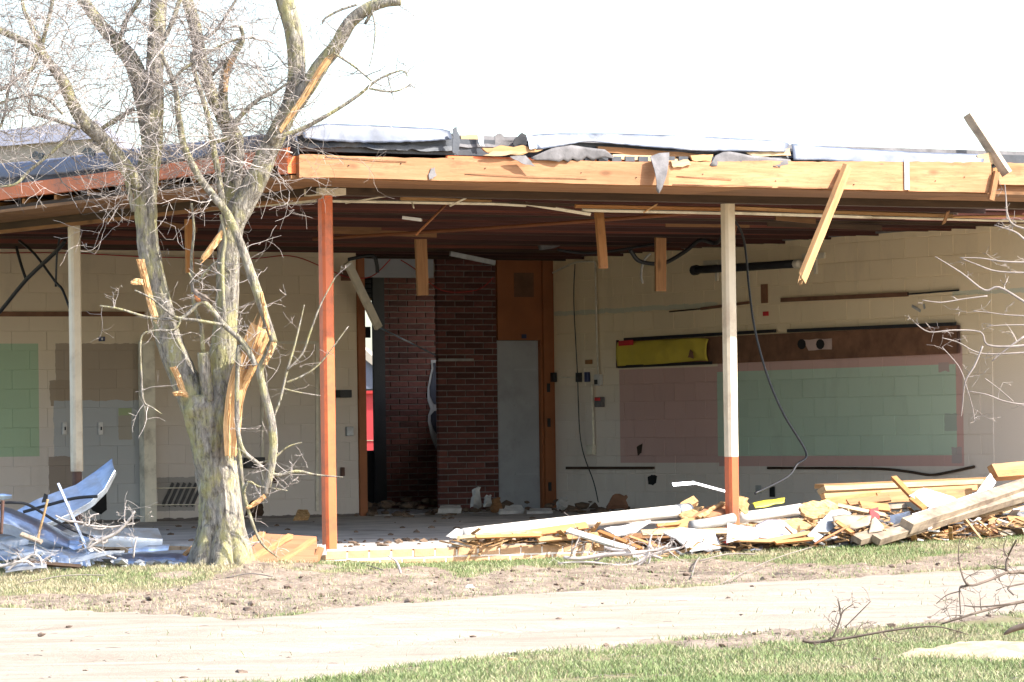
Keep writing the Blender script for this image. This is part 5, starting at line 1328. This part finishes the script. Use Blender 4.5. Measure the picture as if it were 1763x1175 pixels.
for nm, mt, cnt, lab in (('plaster_scraps', 'plaster', 160, 'broken pale plaster scraps mixed into the debris pile'), ('felt_scraps', 'felt', 170, 'torn dark roofing scraps mixed into the debris pile'), ('tin_scraps', 'galv_dull', 60, 'small tin scraps mixed into the debris pile')):
    mb = MB()
    for k in range(cnt):
        px = random.choice([random.uniform(900, 1250), random.uniform(1150, 1763), random.uniform(1380, 1763)]); v = random.uniform(-.95, .2) if px > 1060 else random.uniform(-.05, .25)
        g_ = W(luv(px, 900, v).x, v, 0); hgt = (0.02 + .2 * sst(1080, 1500, px)) * random.random() * (1 - abs(v + .3) * .6)
        chip(Vector((g_.x, g_.y, (FZ if v > -.05 else max(gbase(g_.x, g_.y), .05 + .10 * sst(-1.0, -.2, v))) + hgt)), random.uniform(.04, .16), random.uniform(.03, .10), random.uniform(.004, .02))
    tag(mb.build(nm, mt), lab, None, kind='stuff')
mb = mbw; tag(o, 'splintered wood chips scattered through the debris pile at the floor edge', None, kind='stuff')
mb = MB()
for k in range(240):                                   # dark earth and shredded stuff filling the heap
    px = random.uniform(1180, 1800); v = random.uniform(-.75, .3)
    g_ = W(luv(px, 900, v).x, v, 0)
    r = random.uniform(.04, .11)
    mb.blob((g_.x, g_.y, .12 + .16 * sst(1180, 1500, px) * random.random() * (1 - abs(v + .2))), r, 1, .6, .6, k * 1.3)
MAT['heap'] = plain('heap_fill', (.13, .085, .055), .95, var=.5, scale=8, bump=1.0, bscale=30)
o = mb.build('rubble_fill', 'heap'); tag(o, 'dark crumbled rubble filling the debris pile', None, kind='stuff')
# litter on the floor inside
for (x, y, w_, h_, v, mat, lab) in ((822, 855, 14, 32, 11.2, 'plaster', 'white plaster shard standing at the foot of the brick pier'), (842, 860, 12, 14, 11.0, 'plaster', 'small plaster lump beside the white shard'), (882, 875, 40, 10, 10.2, 'plaster', 'flat white plaster sheet on the floor before the grey door'), (930, 878, 44, 6, 10.0, 'plaster', 'thin white plaster strip on the floor right of the grey door'), (1065, 862, 34, 20, 8.6, 'brown_board', 'brown board propped low against the side wall'), (970, 864, 14, 18, 10.6, 'plaster', 'grey block chunk at the foot of the side wall'), (775, 873, 40, 6, 10.4, 'plaster', 'flat pale shard on the floor by the corridor'), (855, 868, 18, 22, 10.9, 'old_wood', 'brown wood chunk at the foot of the brick pier'), (520, 884, 26, 12, 9.8, 'osb', 'tan fibreboard chunk on the floor by the left wall'), (440, 873, 30, 20, 9.8, 'dark_wood', 'dark chunk on the floor behind the tree')):
    pts = [atV(x - w_ / 2, y + h_ / 2, v - .15), atV(x + w_ / 2, y + h_ / 2, v - .1), atV(x + w_ / 2 * .8, y - h_ / 2, v), atV(x - w_ / 2 * .6, y - h_ / 2 * .9, v)]
    slab(pts, .05, mat, 'floor_debris', lab, 'debris', rag=.02, div=4)
mb = MB()
for k in range(330):
    if k < 130: p = W(random.uniform(UE - .3, UR), random.uniform(9.8, 14), 0); hh = .12 * sst(9.8, 12.4, (BI @ p).y)
    elif k < 230: p = W(random.uniform(.3, 9), random.uniform(.4, 9), 0); hh = .005
    else: p = W(random.uniform(.2, 3.0), random.uniform(.3, 2.2), 0); hh = .008
    r = random.uniform(.02, .09) * (1 if k < 130 else .5)
    mb.blob((p.x, p.y, FZ + random.random() * hh), r, 1, .7, .5, k * .9)
o = mb.build('floor_rubble', 'heap'); tag(o, 'small rubble scattered over the classroom floor', None, kind='stuff')

# ================================================================== LEFT METAL PILE
def YP(pl, Y): return [atY(x, y, (Y if not isinstance(Y, (list, tuple)) else Y[i])) for i, (x, y) in enumerate(pl)]
BACK = Vector((.25, -.8, .55))
b_ = sheet(YP([(20, 885), (60, 862), (95, 848), (130, 836), (165, 812), (193, 790)], [32.6, 32.6, 32.7, 32.8, 32.9, 33.0]), YP([(40, 908), (85, 900), (120, 885), (155, 865), (180, 842), (198, 810)], [32.2, 32.2, 32.3, 32.4, 32.5, 32.6]), .004, 'galv', 'steel_flashing', 'long curved galvanised flashing rising to the right above the metal heap', 'flashing', out=BACK, bulge=-.02, rough=.008, nx=30); PM[b_.name] = b_.matrix_world.copy()
sheet(YP([(40, 908), (85, 900), (120, 885), (155, 865), (180, 842), (198, 810)], [32.2, 32.2, 32.3, 32.4, 32.5, 32.6]), YP([(48, 913), (90, 906), (124, 893), (160, 872), (184, 848), (200, 816)], [32.3, 32.3, 32.4, 32.5, 32.6, 32.7]), .004, 'galv_dull', 'folded_lip', out=BACK, nx=30, ny=2, parent=b_)
b_ = sheet(YP([(-40, 862), (20, 876), (70, 897), (130, 926)], [32.2] * 4), YP([(-40, 893), (20, 905), (70, 925), (118, 944)], [31.9] * 4), .004, 'galv', 'steel_channel', 'blue reflecting steel channel sloping down across the metal heap', 'channel', out=BACK, bulge=.04, rough=.012, nx=26); PM[b_.name] = b_.matrix_world.copy()
sheet(YP([(-40, 893), (20, 905), (70, 925), (118, 944)], [31.9] * 4), YP([(-40, 912), (20, 922), (70, 940), (108, 954)], [31.95] * 4), .004, 'galv_dull', 'folded_lip', out=BACK, bulge=.01, rough=.008, nx=26, parent=b_)
sheet(YP([(120, 926), (140, 922), (142, 938)], 32.0), YP([(118, 942), (128, 948), (140, 944)], 31.8), .003, 'galv', 'crumpled_end', out=BACK, bulge=.04, rough=.04, nx=12, parent=b_)
b_ = sheet(YP([(95, 902), (150, 905), (200, 909), (272, 910)], [32.7] * 4), YP([(105, 924), (150, 922), (200, 924), (280, 929)], [32.3] * 4), .004, 'galv', 'steel_channel', 'straight steel channel lying toward the tree', 'channel', out=BACK, bulge=.0, rough=.006, nx=26); PM[b_.name] = b_.matrix_world.copy()
sheet(YP([(105, 924), (150, 922), (200, 924), (280, 929)], [32.3] * 4), YP([(115, 938), (150, 940), (200, 942), (278, 943)], [32.3] * 4), .004, 'galv_dull', 'folded_lip', out=BACK, bulge=.012, rough=.006, nx=26, parent=b_)
for a_, b2, Y, lab, mat, bul in (
    ([(208, 952), (250, 949), (335, 946)], [(210, 976), (260, 978), (342, 974)], (32.0, 31.7), 'flat bright metal sheet at the foot of the tree', 'galv', .03),
    ([(-30, 930), (15, 923), (52, 918)], [(-30, 948), (10, 945), (48, 938)], (32.0, 31.9), 'greenish folded metal sheet at the left edge', 'galv_dull', .03),
    ([(-30, 948), (10, 946), (50, 940)], [(-30, 968), (10, 965), (42, 963)], (31.9, 31.7), 'lower metal sheet at the left edge', 'galv', .02),
    ([(60, 950), (100, 944), (140, 950)], [(62, 968), (100, 972), (158, 976)], (31.9, 31.6), 'white glaring metal scrap below the blue channel', 'galv', .05),
    ([(110, 948), (130, 940), (152, 948)], [(112, 960), (134, 962), (150, 958)], (32.0, 31.8), 'crumpled metal end piece beside the steel rod', 'galv_dull', .05),
    ([(140, 955), (170, 950), (215, 948)], [(142, 966), (170, 968), (208, 970)], (32.3, 32.0), 'metal strip in the gap left of the flat bright sheet', 'galv_dull', .03),
    ([(-20, 852), (5, 850), (20, 852)], [(-20, 860), (5, 860), (20, 858)], (32.0, 32.0), 'small pale metal corner at the left edge above the heap', 'galv', .01),
    ([(30, 940), (60, 938), (100, 952)], [(30, 958), (60, 960), (96, 966)], (32.0, 31.7), 'bent metal offcut under the blue channel', 'galv', .04)):
    sheet(YP(a_, Y[0]), YP(b2, Y[1]), .004, mat, 'metal_scrap', lab, 'metal sheet', out=BACK, bulge=bul, rough=.02, rag=.1, nx=20)
EX = ['thin folded tin strip %s' % t for t in ('under the curved flashing', 'between the channels', 'before the blue channel', 'poking out at the left edge', 'under the steel rod', 'beside the dark brown brick', 'flat on the grass at the far left', 'under the straight channel')]
for k, (x, y, L, an, Y) in enumerate(((60, 915, 70, -18, 32.4), (105, 935, 60, 12, 32.1), (20, 955, 80, 6, 31.6), (0, 935, 60, -28, 31.7), (120, 962, 70, 10, 31.5), (195, 950, 60, -8, 32.1), (10, 975, 70, 3, 31.3), (220, 948, 70, 5, 32.3))):
    a_ = radians(an); dx, dy = cos(a_) * L, -sin(a_) * L
    w1 = random.uniform(5, 9)
    sheet(YP([(x, y), (x + dx * .5, y + dy * .5 - 3), (x + dx, y + dy)], Y), YP([(x, y + w1), (x + dx * .5, y + dy * .5 + w1), (x + dx, y + dy + w1 * .8)], Y - .15), .003, 'galv' if k % 2 else 'galv_dull', 'metal_scrap', EX[k], 'metal sheet', out=BACK, bulge=random.uniform(-.04, .05), rough=.03, nx=16, ny=5)
board(atY(100, 833, 31.6), atY(161, 972, 31.4), .018, .018, 'galv', 'steel_rod', 'thin straight steel rod standing in the metal heap', 'rod', nseg=3)
cable(YP([(-20, 866), (25, 866), (50, 870), (95, 897), (130, 915), (160, 926)], 31.8), .012, 'black', 'black_strap', 'black strap running over the blue steel channel', 'strap')
cable(YP([(40, 882), (90, 868), (130, 858), (168, 855)], 31.95), .014, 'black', 'black_strap', 'black strap running up the curved flashing', 'strap')
cable(YP([(5, 862), (4, 880), (2, 920)], 31.7), .014, 'brown_metal', 'bent_rod', 'dark upright rod end at the left edge of the metal heap', 'rod')
cable(YP([(82, 860), (76, 885), (66, 925), (70, 932)], 31.6), .010, 'splinter', 'twig_stick', 'upright pale stick over the blue channel', 'stick')
board(atY(36, 920, 31.6), atY(72, 934, 31.55), .035, .02, 'grey_wood', 'board_scrap', 'short weathered stick lying on the metal heap', 'stick', face=UPF)
board(atY(40, 968, 31.3), atY(140, 976, 31.3), .03, .02, 'dark_wood', 'board_scrap', 'dark lath along the grass before the metal heap', 'stick', face=UPF)
slab(YP([(72, 862), (76, 850), (82, 852), (80, 864), (72, 866)], 31.9), .03, 'black', 'black_clip', 'black bracket lump on top of the metal heap', 'bracket', rag=.004, div=3)
slab(YP([(178, 946), (206, 946), (208, 962), (180, 960)], 32.4), .08, 'brown_metal', 'brown_brick', 'dark brown brick chunk in the metal heap', 'brick', rag=.006, div=3)
mb = MB()
for k in range(70):                                    # shredded tin, crumbs
    px, Y = random.uniform(-20, 330), random.uniform(31.4, 32.4)
    p = atY(px, 900, Y); z = gbase(p.x, Y) + random.random() * .16 * sst(330, 60, px)
    mb.blob((p.x, Y, z), random.uniform(.02, .06), 1, .8, .5, k * 2.1)
o = mb.build('metal_crumbs', 'galv_dull'); tag(o, 'crushed metal crumbs under the metal heap', None, kind='stuff')
# brown panel with battens right of the trunk
pn = slab(YP([(428, 968), (548, 968), (545, 924), (440, 918)], [31.8, 31.9, 32.7, 32.7]), .025, 'panel_wood', 'wall_panel', 'brown wooden panel with pale battens lying between tree and corner post', 'panel'); PM[pn.name] = pn.matrix_world.copy()
for a, b in (((430, 965), (500, 923)), ((484, 968), (540, 930)), ((425, 938), (452, 919))):
    board(atY(*a, 31.85), atY(*b, 32.55), .045, .03, 'fresh', 'batten', face=Vector((0, -.5, 1)), parent=pn)
board(atY(432, 972, 31.78), atY(530, 976, 31.82), .03, .02, 'orange_wood', 'edge_strip', face=UPF, parent=pn)
board(atY(540, 978, 31.9), atY(552, 945, 32.3), .05, .03, 'old_wood', 'edge_block', face=UPF, parent=pn)
board(atY(318, 955, 31.7), atY(342, 935, 32.0), .03, .02, 'fresh', 'board_scrap', 'fresh stick leaning on the left side of the trunk', 'stick', face=UPF)
slab(YP([(546, 940), (560, 938), (562, 956), (548, 958)], 32.4), .05, 'white_sheet', 'plaster_block', 'small white block at the foot of the corner post', 'block', rag=.004, div=3)
for x, y, w_, lab in ((630, 944, 36, 'pale brick flake on the step right of the corner post'), (790, 935, 34, 'white flake on the step under the white pipe'), (608, 958, 9, 'tiny white mortar chip on the brick step')):
    slab([atV(x - w_ / 2, y + 3, -.04), atV(x + w_ / 2, y + 2, -.04), atV(x + w_ / 2 - 3, y - 3, .04), atV(x - w_ / 2 + 4, y - 3, .04)], .02, 'plaster', 'mortar_flake', lab, 'flake', rag=.006, div=3)

# ================================================================== BRANCHES ON THE GROUND AND AT THE RIGHT EDGE
MAT['twig_edge'] = plain('grey_brown_twig', (.30, .255, .225), .85, var=.3, scale=4, spec=.2, bump=0)
def shrub(traces, Y, name, label, cat, seed, mat='twig', twigs=.5, L0=.2, depth=1):
    random.seed(seed)
    base = atY(traces[0][0][0], traces[0][0][1], Y)
    root = empty(name, base); PM[root.name] = Matrix.Translation(base)
    tag(root, label, cat)
    mb, mt = MB(), MB()
    for pl in traces:
        P, R = [], []
        for i, q in enumerate(pl):
            yy = Y + (q[3] if len(q) > 3 else 0); P.append(atY(q[0], q[1], yy)); R.append(q[2] * (.5 if Y > 31 else .34) * yy / F)
        P, R = smooth(P, R, 4)
        mb.tube([p - base for p in P], R, 7, wob=.1, wscale=20)
        for i in range(1, len(P)):
            if random.random() < twigs:
                ax = Vector((random.uniform(-1, 1), random.uniform(-.5, .5), random.uniform(-.6, 1))).normalized()
                t2 = MB(); grow(t2, P[i], ax, max(.0015, R[i] * .5), L0 * random.uniform(.4, 1.2), depth, 3)
                mt.add([Vector(v) + TREE - base for v in t2.v], t2.f)
    a = mb.build('stem', mat, smooth=True); a.parent = root
    if mt.v:
        a = mt.build('twigs', mat); a.parent = root; a['kind'] = 'stuff'
    return root
shrub([[(1800, 545, 7), (1763, 520, 7), (1720, 495, 6), (1695, 500, 5), (1655, 470, 4), (1610, 442, 2)],
       [(1800, 450, 5), (1763, 452, 5), (1720, 450, 4), (1690, 445, 3), (1652, 444, 2)],
       [(1800, 470, 5), (1720, 468, 4), (1680, 455, 3), (1655, 445, 2)],
       [(1700, 510, 4), (1660, 515, 3), (1620, 521, 3), (1588, 517, 2)],
       [(1800, 590, 8), (1745, 597, 7), (1700, 594, 5), (1688, 572, 4), (1640, 569, 4), (1600, 572, 3), (1576, 557, 2)],
       [(1800, 605, 5), (1715, 610, 4), (1680, 606, 3), (1650, 590, 3), (1622, 582, 2)],
       [(1692, 596, 5), (1678, 630, 5), (1662, 658, 4), (1657, 700, 3), (1655, 718, 2)],
       [(1662, 658, 3), (1650, 630, 2), (1622, 598, 2)], [(1662, 660, 3), (1674, 700, 2), (1678, 725, 2)],
       [(1800, 700, 5), (1755, 696, 4), (1725, 690, 4), (1700, 680, 3), (1668, 674, 2)],
       [(1745, 692, 3), (1720, 670, 2), (1696, 652, 2)], [(1763, 580, 6), (1735, 600, 5), (1708, 622, 3)],
       [(1800, 400, 5), (1750, 390, 5), (1735, 372, 5), (1732, 340, 3), (1730, 318, 2)],
       [(1763, 412, 6), (1748, 400, 5), (1725, 392, 3), (1712, 388, 2)],
       [(1800, 545, 4), (1740, 543, 3), (1700, 538, 2), (1676, 536, 2)], [(1800, 560, 4), (1735, 560, 3), (1698, 562, 2)]],
      30.5, 'bare_branch', 'bare pale branch reaching in from the right edge before the side wall', 'branch', 5, 'twig_edge', .2, .14)
shrub([[(1800, 1000, 14, .4), (1763, 985, 12, .4), (1735, 985, 9, .3), (1735, 960, 5, .3), (1750, 930, 4, .2)],
       [(1735, 985, 7, .3), (1700, 1000, 7, .2), (1668, 1008, 6), (1655, 985, 4), (1650, 955, 3), (1652, 930, 2)],
       [(1668, 1008, 6), (1660, 1010, 6), (1652, 1015, 4), (1654, 1058, 3)],
       [(1655, 1018, 3), (1630, 1025, 3), (1612, 1040, 2)],
       [(1800, 1030, 9, .3), (1740, 1040, 8, .2), (1700, 1050, 7, .1), (1660, 1062, 6), (1620, 1075, 4)],
       [(1740, 1040, 4), (1690, 1045, 4), (1660, 1043, 3)], [(1763, 1005, 5, .2), (1735, 1012, 4, .1), (1745, 1025, 3)],
       [(1738, 965, 4), (1728, 945, 3), (1735, 925, 2)]],
      21.5, 'fallen_branch', 'dark broken branch sprawling in from the right edge over the road', 'branch', 6, 'branch_dark', .35, .14)
shrub([[(1382, 1103, 9), (1400, 1106, 8), (1430, 1103, 7), (1470, 1097, 7), (1520, 1088, 6), (1580, 1080, 5), (1620, 1080, 4), (1668, 1093, 2)],
       [(1400, 1107, 7), (1428, 1103, 6), (1440, 1085, 5), (1447, 1065, 4), (1452, 1052, 3), (1470, 1040, 2)],
       [(1447, 1060, 4), (1445, 1045, 3), (1442, 1032, 2)], [(1455, 1080, 3), (1475, 1060, 3), (1500, 1035, 2)],
       [(1428, 1104, 3), (1440, 1112, 2), (1460, 1108, 2)], [(1470, 1097, 3), (1480, 1080, 2), (1485, 1075, 2)],
       [(1520, 1088, 3), (1530, 1100, 2), (1550, 1107, 2)]],
      20.6, 'fallen_branch', 'pale fallen branch with a forked twig lying along the road edge', 'branch', 8, 'branch_dark', .3, .08)
shrub([[(1790, 1072, 18), (1763, 1078, 17), (1745, 1083, 15), (1734, 1089, 11), (1728, 1093, 3)]],
      20.8, 'broken_log', 'short broken brown log at the right edge beside the sand', 'log', 9, 'branch_dark', .0, .05)
shrub([[(970, 960, 6), (1000, 962, 7), (1045, 955, 8), (1090, 953, 8), (1125, 948, 6), (1150, 940, 4)],
       [(1050, 975, 5), (1090, 972, 6), (1115, 955, 7), (1118, 935, 4), (1122, 920, 3)],
       [(1040, 942, 4), (1060, 948, 6), (1105, 952, 6), (1140, 962, 4)], [(1080, 985, 4), (1105, 970, 5), (1120, 955, 5), (1112, 985, 3)],
       [(960, 970, 3), (1010, 968, 4), (1060, 974, 4), (1090, 978, 3)], [(1120, 955, 4), (1150, 948, 5), (1175, 942, 4), (1185, 928, 3)],
       [(985, 955, 3), (993, 935, 3), (1000, 920, 2)]],
      32.6, 'brush_heap', 'tangle of pale broken branches on the grass before the debris pile', 'branches', 10, 'twig', .5, .2)
shrub([[(150, 945, 5), (175, 930, 7), (200, 918, 6), (222, 896, 5), (232, 880, 3)], [(150, 945, 5), (160, 930, 5), (180, 935, 5), (185, 925, 4)],
       [(95, 888, 3), (115, 897, 4), (140, 900, 4), (152, 905, 4), (155, 890, 3), (170, 885, 2)], [(152, 905, 4), (185, 908, 4), (212, 905, 3), (232, 902, 2)],
       [(215, 900, 3), (214, 885, 2), (216, 873, 2)], [(160, 945, 4), (180, 955, 4), (200, 962, 3)], [(230, 960, 3), (232, 940, 3), (236, 925, 2)]],
      31.4, 'brush_heap', 'bare forked branches lying on the metal heap', 'branches', 11, 'twig', .45, .16)
shrub([[(-20, 980, 5), (20, 971, 6), (40, 965, 6), (55, 955, 5), (68, 960, 4), (72, 975, 3)], [(10, 985, 4), (40, 965, 5), (70, 985, 4)]], 31.2, 'fallen_branch', 'small pale forked branch before the metal heap at the left edge', 'branch', 14, 'twig', .5, .14)
shrub([[(690, 988, 6), (686, 975, 7), (680, 965, 5), (668, 958, 4)]], 29.9, 'stick', 'short crooked stick poking up before the brick step', 'stick', 12, 'twig', .0)
for i, (a, b, w_, lab) in enumerate((((540, 960), (660, 990), 3, 'thin twig lying before the wooden panel'), ((40, 1002), (180, 998), 3, 'thin twig lying on the dry grass left of the tree'), ((1205, 968), (1300, 962), 4, 'thin stick on the grass before the orange post'), ((1190, 985), (1205, 965), 5, 'small fresh wood stake on the grass before the white board'), ((1240, 992), (1400, 955), 3, 'long thin twig across the grass before the pile'), ((390, 1000), (470, 1000), 3, 'thin twig on the mud below the trunk'))):
    A, B_ = atZ(*a, .07), atZ(*b, .07)
    A.z = gheight(A.x, A.y) + .02; B_.z = gheight(B_.x, B_.y) + .02
    mid = A.lerp(B_, .5) + Vector((0, .05, .025))
    cable([A, mid, B_], w_ * .32 * A.y / F, 'twig_dark', 'stick', lab, 'stick', sides=5, smooth_n=4)
random.seed(21)

# ================================================================== BEYOND THE BUILDING
MAT['roof_far'] = plain('far_roofing', (.25, .26, .33), .7, var=.06, scale=2)
fb = empty('distant_hall', atY(60, 300, 62)); PM[fb.name] = Matrix.Translation(atY(60, 300, 62))
tag(fb, 'distant tan hall with a grey blue roof showing above the left roof edge', 'building')
def far_prism(pl, Y, dep, mat, name, parent):
    pts = [atY(x, y, Y) for x, y in pl]; o_ = PM[parent.name].translation
    mb = MB(); mb.prism([p - o_ for p in pts], Vector((0, dep, 0))); a = mb.build(name, mat); a.parent = parent; return a
far_prism([(-120, 262), (176, 238), (196, 246), (218, 330), (-120, 420)], 62, 6, 'tan_wall', 'wall', fb)
far_prism([(-120, 238), (168, 206), (169, 238), (-120, 262)], 61.9, 6.5, 'roof_far', 'roof', fb)
ds = empty('red_container', atZ(636, 770, .0) if False else W(12, 34, 0)); PM[ds.name] = Matrix.Translation(W(12, 34, 0))
tag(ds, 'bright red skip container glimpsed outdoors through the corridor gap', 'container')
def at_gap(px, py, Y): return atY(px, py, Y)
far_prism([(600, 678), (675, 676), (675, 758), (600, 758)], 70, 3, 'red_paint', 'upper_side', ds)
far_prism([(600, 760), (675, 760), (675, 800), (600, 800)], 70.02, 3, 'red_paint', 'lower_side', ds)
far_prism([(600, 674), (675, 672), (675, 677), (600, 679)], 69.9, 3.2, 'red', 'top_rail', ds)
hs = empty('far_house', W(16, 45, 0)); PM[hs.name] = Matrix.Translation(W(16, 45, 0))
tag(hs, 'far dark house with pale gable edge behind the red container', 'house')
far_prism([(590, 640), (680, 640), (680, 700), (590, 700)], 85, 6, 'glass_dark', 'wall', hs)
far_prism([(590, 600), (615, 590), (680, 648), (680, 660), (612, 606), (590, 620)], 84.8, 7, 'tan_wall', 'gable_trim', hs)
far_prism([(590, 605), (614, 598), (676, 650), (676, 670), (590, 670)], 84.9, 6, 'roof_blue', 'roof', hs)

# ================================================================== GRASS, CLODS, STRAW
def blades(name, region, count, hmin, hmax, wmul, mats, label, dens):
    import array
    mbs = [MB() for _ in mats]
    (px0, px1, py0, py1) = region; n = 0; tries = 0
    while n < count and tries < count * 6:
        tries += 1
        p = atZ(random.uniform(px0, px1), random.uniform(py0, py1), .05)
        if not (17 < p.y < 36): continue
        q = BI @ p
        if q.x > -.1 and q.y > -.12: continue
        g, mu, rd = masks(p.x, p.y)
        if random.random() > (g ** 2) * dens(p.x, p.y) + .07: continue
        if rd > .3 and random.random() < .97: continue
        z = gheight(p.x, p.y, (g, mu, rd)) - .006
        h_ = random.uniform(hmin, hmax); a = random.uniform(0, 2 * pi)
        wd = wmul * random.uniform(.7, 1.3)
        lx, ly = random.gauss(0, .5) * h_, random.gauss(0, .5) * h_
        dx, dy = cos(a) * wd, sin(a) * wd
        t = fbm(p.x, p.y, .8, 2) + random.gauss(0, .4) + (.5 * sst(-.6, -2.2, p.x) - .1 if p.y > 26 else -.22)
        k = min(len(mats) - 1, max(0, int((t + .75) / 1.5 * len(mats))))
        m_ = mbs[k]; o_ = len(m_.v)
        m_.v += [(p.x - dx, p.y - dy, z), (p.x + dx, p.y + dy, z), (p.x + lx * .4 + dx * .7, p.y + ly * .4 + dy * .7, z + h_ * .62), (p.x + lx * .4 - dx * .7, p.y + ly * .4 - dy * .7, z + h_ * .62), (p.x + lx, p.y + ly, z + h_)]
        m_.f += [(o_, o_ + 1, o_ + 2, o_ + 3), (o_ + 3, o_ + 2, o_ + 4)]
        n += 1
    root = empty(name, (0, 0, 0)); root['kind'] = 'stuff'; root['label'] = label
    for m_, mt in zip(mbs, mats):
        a = m_.build('blades', mt); a.parent = root; a['kind'] = 'stuff'
def gmat(nm, c, c2):
    m, nt, bs = base_mat(nm)
    cc = mixc(nt, ramp(nt, nse(nt, worldpos(nt), 30.0, 3), .3, .7), c, c2)
    nt.links.new(cc, bs.inputs['Base Color']); bs.inputs['Roughness'].default_value = .6
    bs.inputs['Specular IOR Level'].default_value = .3
    MAT[nm] = m; return nm
GM = [gmat('blade_green', (.12, .175, .055), (.19, .245, .09)), gmat('blade_light', (.20, .235, .095), (.28, .29, .145)), gmat('blade_straw', (.33, .28, .165), (.43, .365, .235))]
blades('front_lawn', (250, 1800, 1062, 1185), 95000, .012, .04, .0020, GM, 'short spring grass in the foreground', lambda x, y: .55 + .8 * fbm(x, y, 2.6, 3))
blades('back_verge', (-20, 1790, 915, 1050), 100000, .010, .038, .0026, GM, 'patchy half dry grass along the foot of the building', lambda x, y: .75 + .3 * fbm(x, y, 1.1, 2))
mb = MB(); k = 0
while k < 800:                                          # mud clods
    p = atZ(random.uniform(-20, 1790), random.uniform(925, 1175), .04)
    g, mu, rd = masks(p.x, p.y); q = BI @ p
    if (q.x > -.1 and q.y > -.1) or random.random() > mu * .95 + .03: continue
    k += 1
    r = abs(random.gauss(0, .009)) + .003 + (random.random() < .03) * .02
    mb.blob((p.x, p.y, gheight(p.x, p.y, (g, mu, rd)) + r * .3), r, 1, 1.0, .55, k * .77)
o = mb.build('mud_clods', 'mud'); tag(o, 'crumbled clods of churned mud along the road', None, kind='stuff')
mb = MB()
for k in range(1500):                                   # straw and twig litter
    p = atZ(random.uniform(-20, 1790), random.uniform(930, 1175), .04)
    g, mu, rd = masks(p.x, p.y); q = BI @ p
    if (q.x > -.1 and q.y > -.1) or (rd > .5 and random.random() < .85): continue
    z = gheight(p.x, p.y, (g, mu, rd)) + .006; a = random.uniform(0, pi); L = random.uniform(.02, .09)
    d = Vector((cos(a), sin(a), random.uniform(-.05, .08))) * L
    p = Vector((p.x, p.y, z)); mb.tube([p, p + d * .5 + Vector((0, 0, .002)), p + d], [.0012, .0016, .001], 3, caps=False)
o = mb.build('straw_litter', 'twig_dark'); tag(o, 'straw and twig litter strewn on the ground', None, kind='stuff')
for x, y, r, mat, lab in ((643, 0, 0, None, None), (808, 1013, .035, 'white_sheet', 'small white stone at the mud edge before the step'), (881, 1132, .028, 'brick_tan', 'small orange brick crumb at the road edge'), (415, 1155, .035, 'mud', 'dark mud lump on the road at the bottom left'), (316, 1163, .02, 'mud', 'tiny dark lump on the road left of the mud lump')):
    if not mat: continue
    p = atZ(x, y, .02); mb = MB(); mb.blob((0, 0, r * .3), r, 2, .7, .6, x * .1)
    o = mb.build('stone', mat, matrix=Matrix.Translation((p.x, p.y, gheight(p.x, p.y)))); tag(o, lab, 'stone')
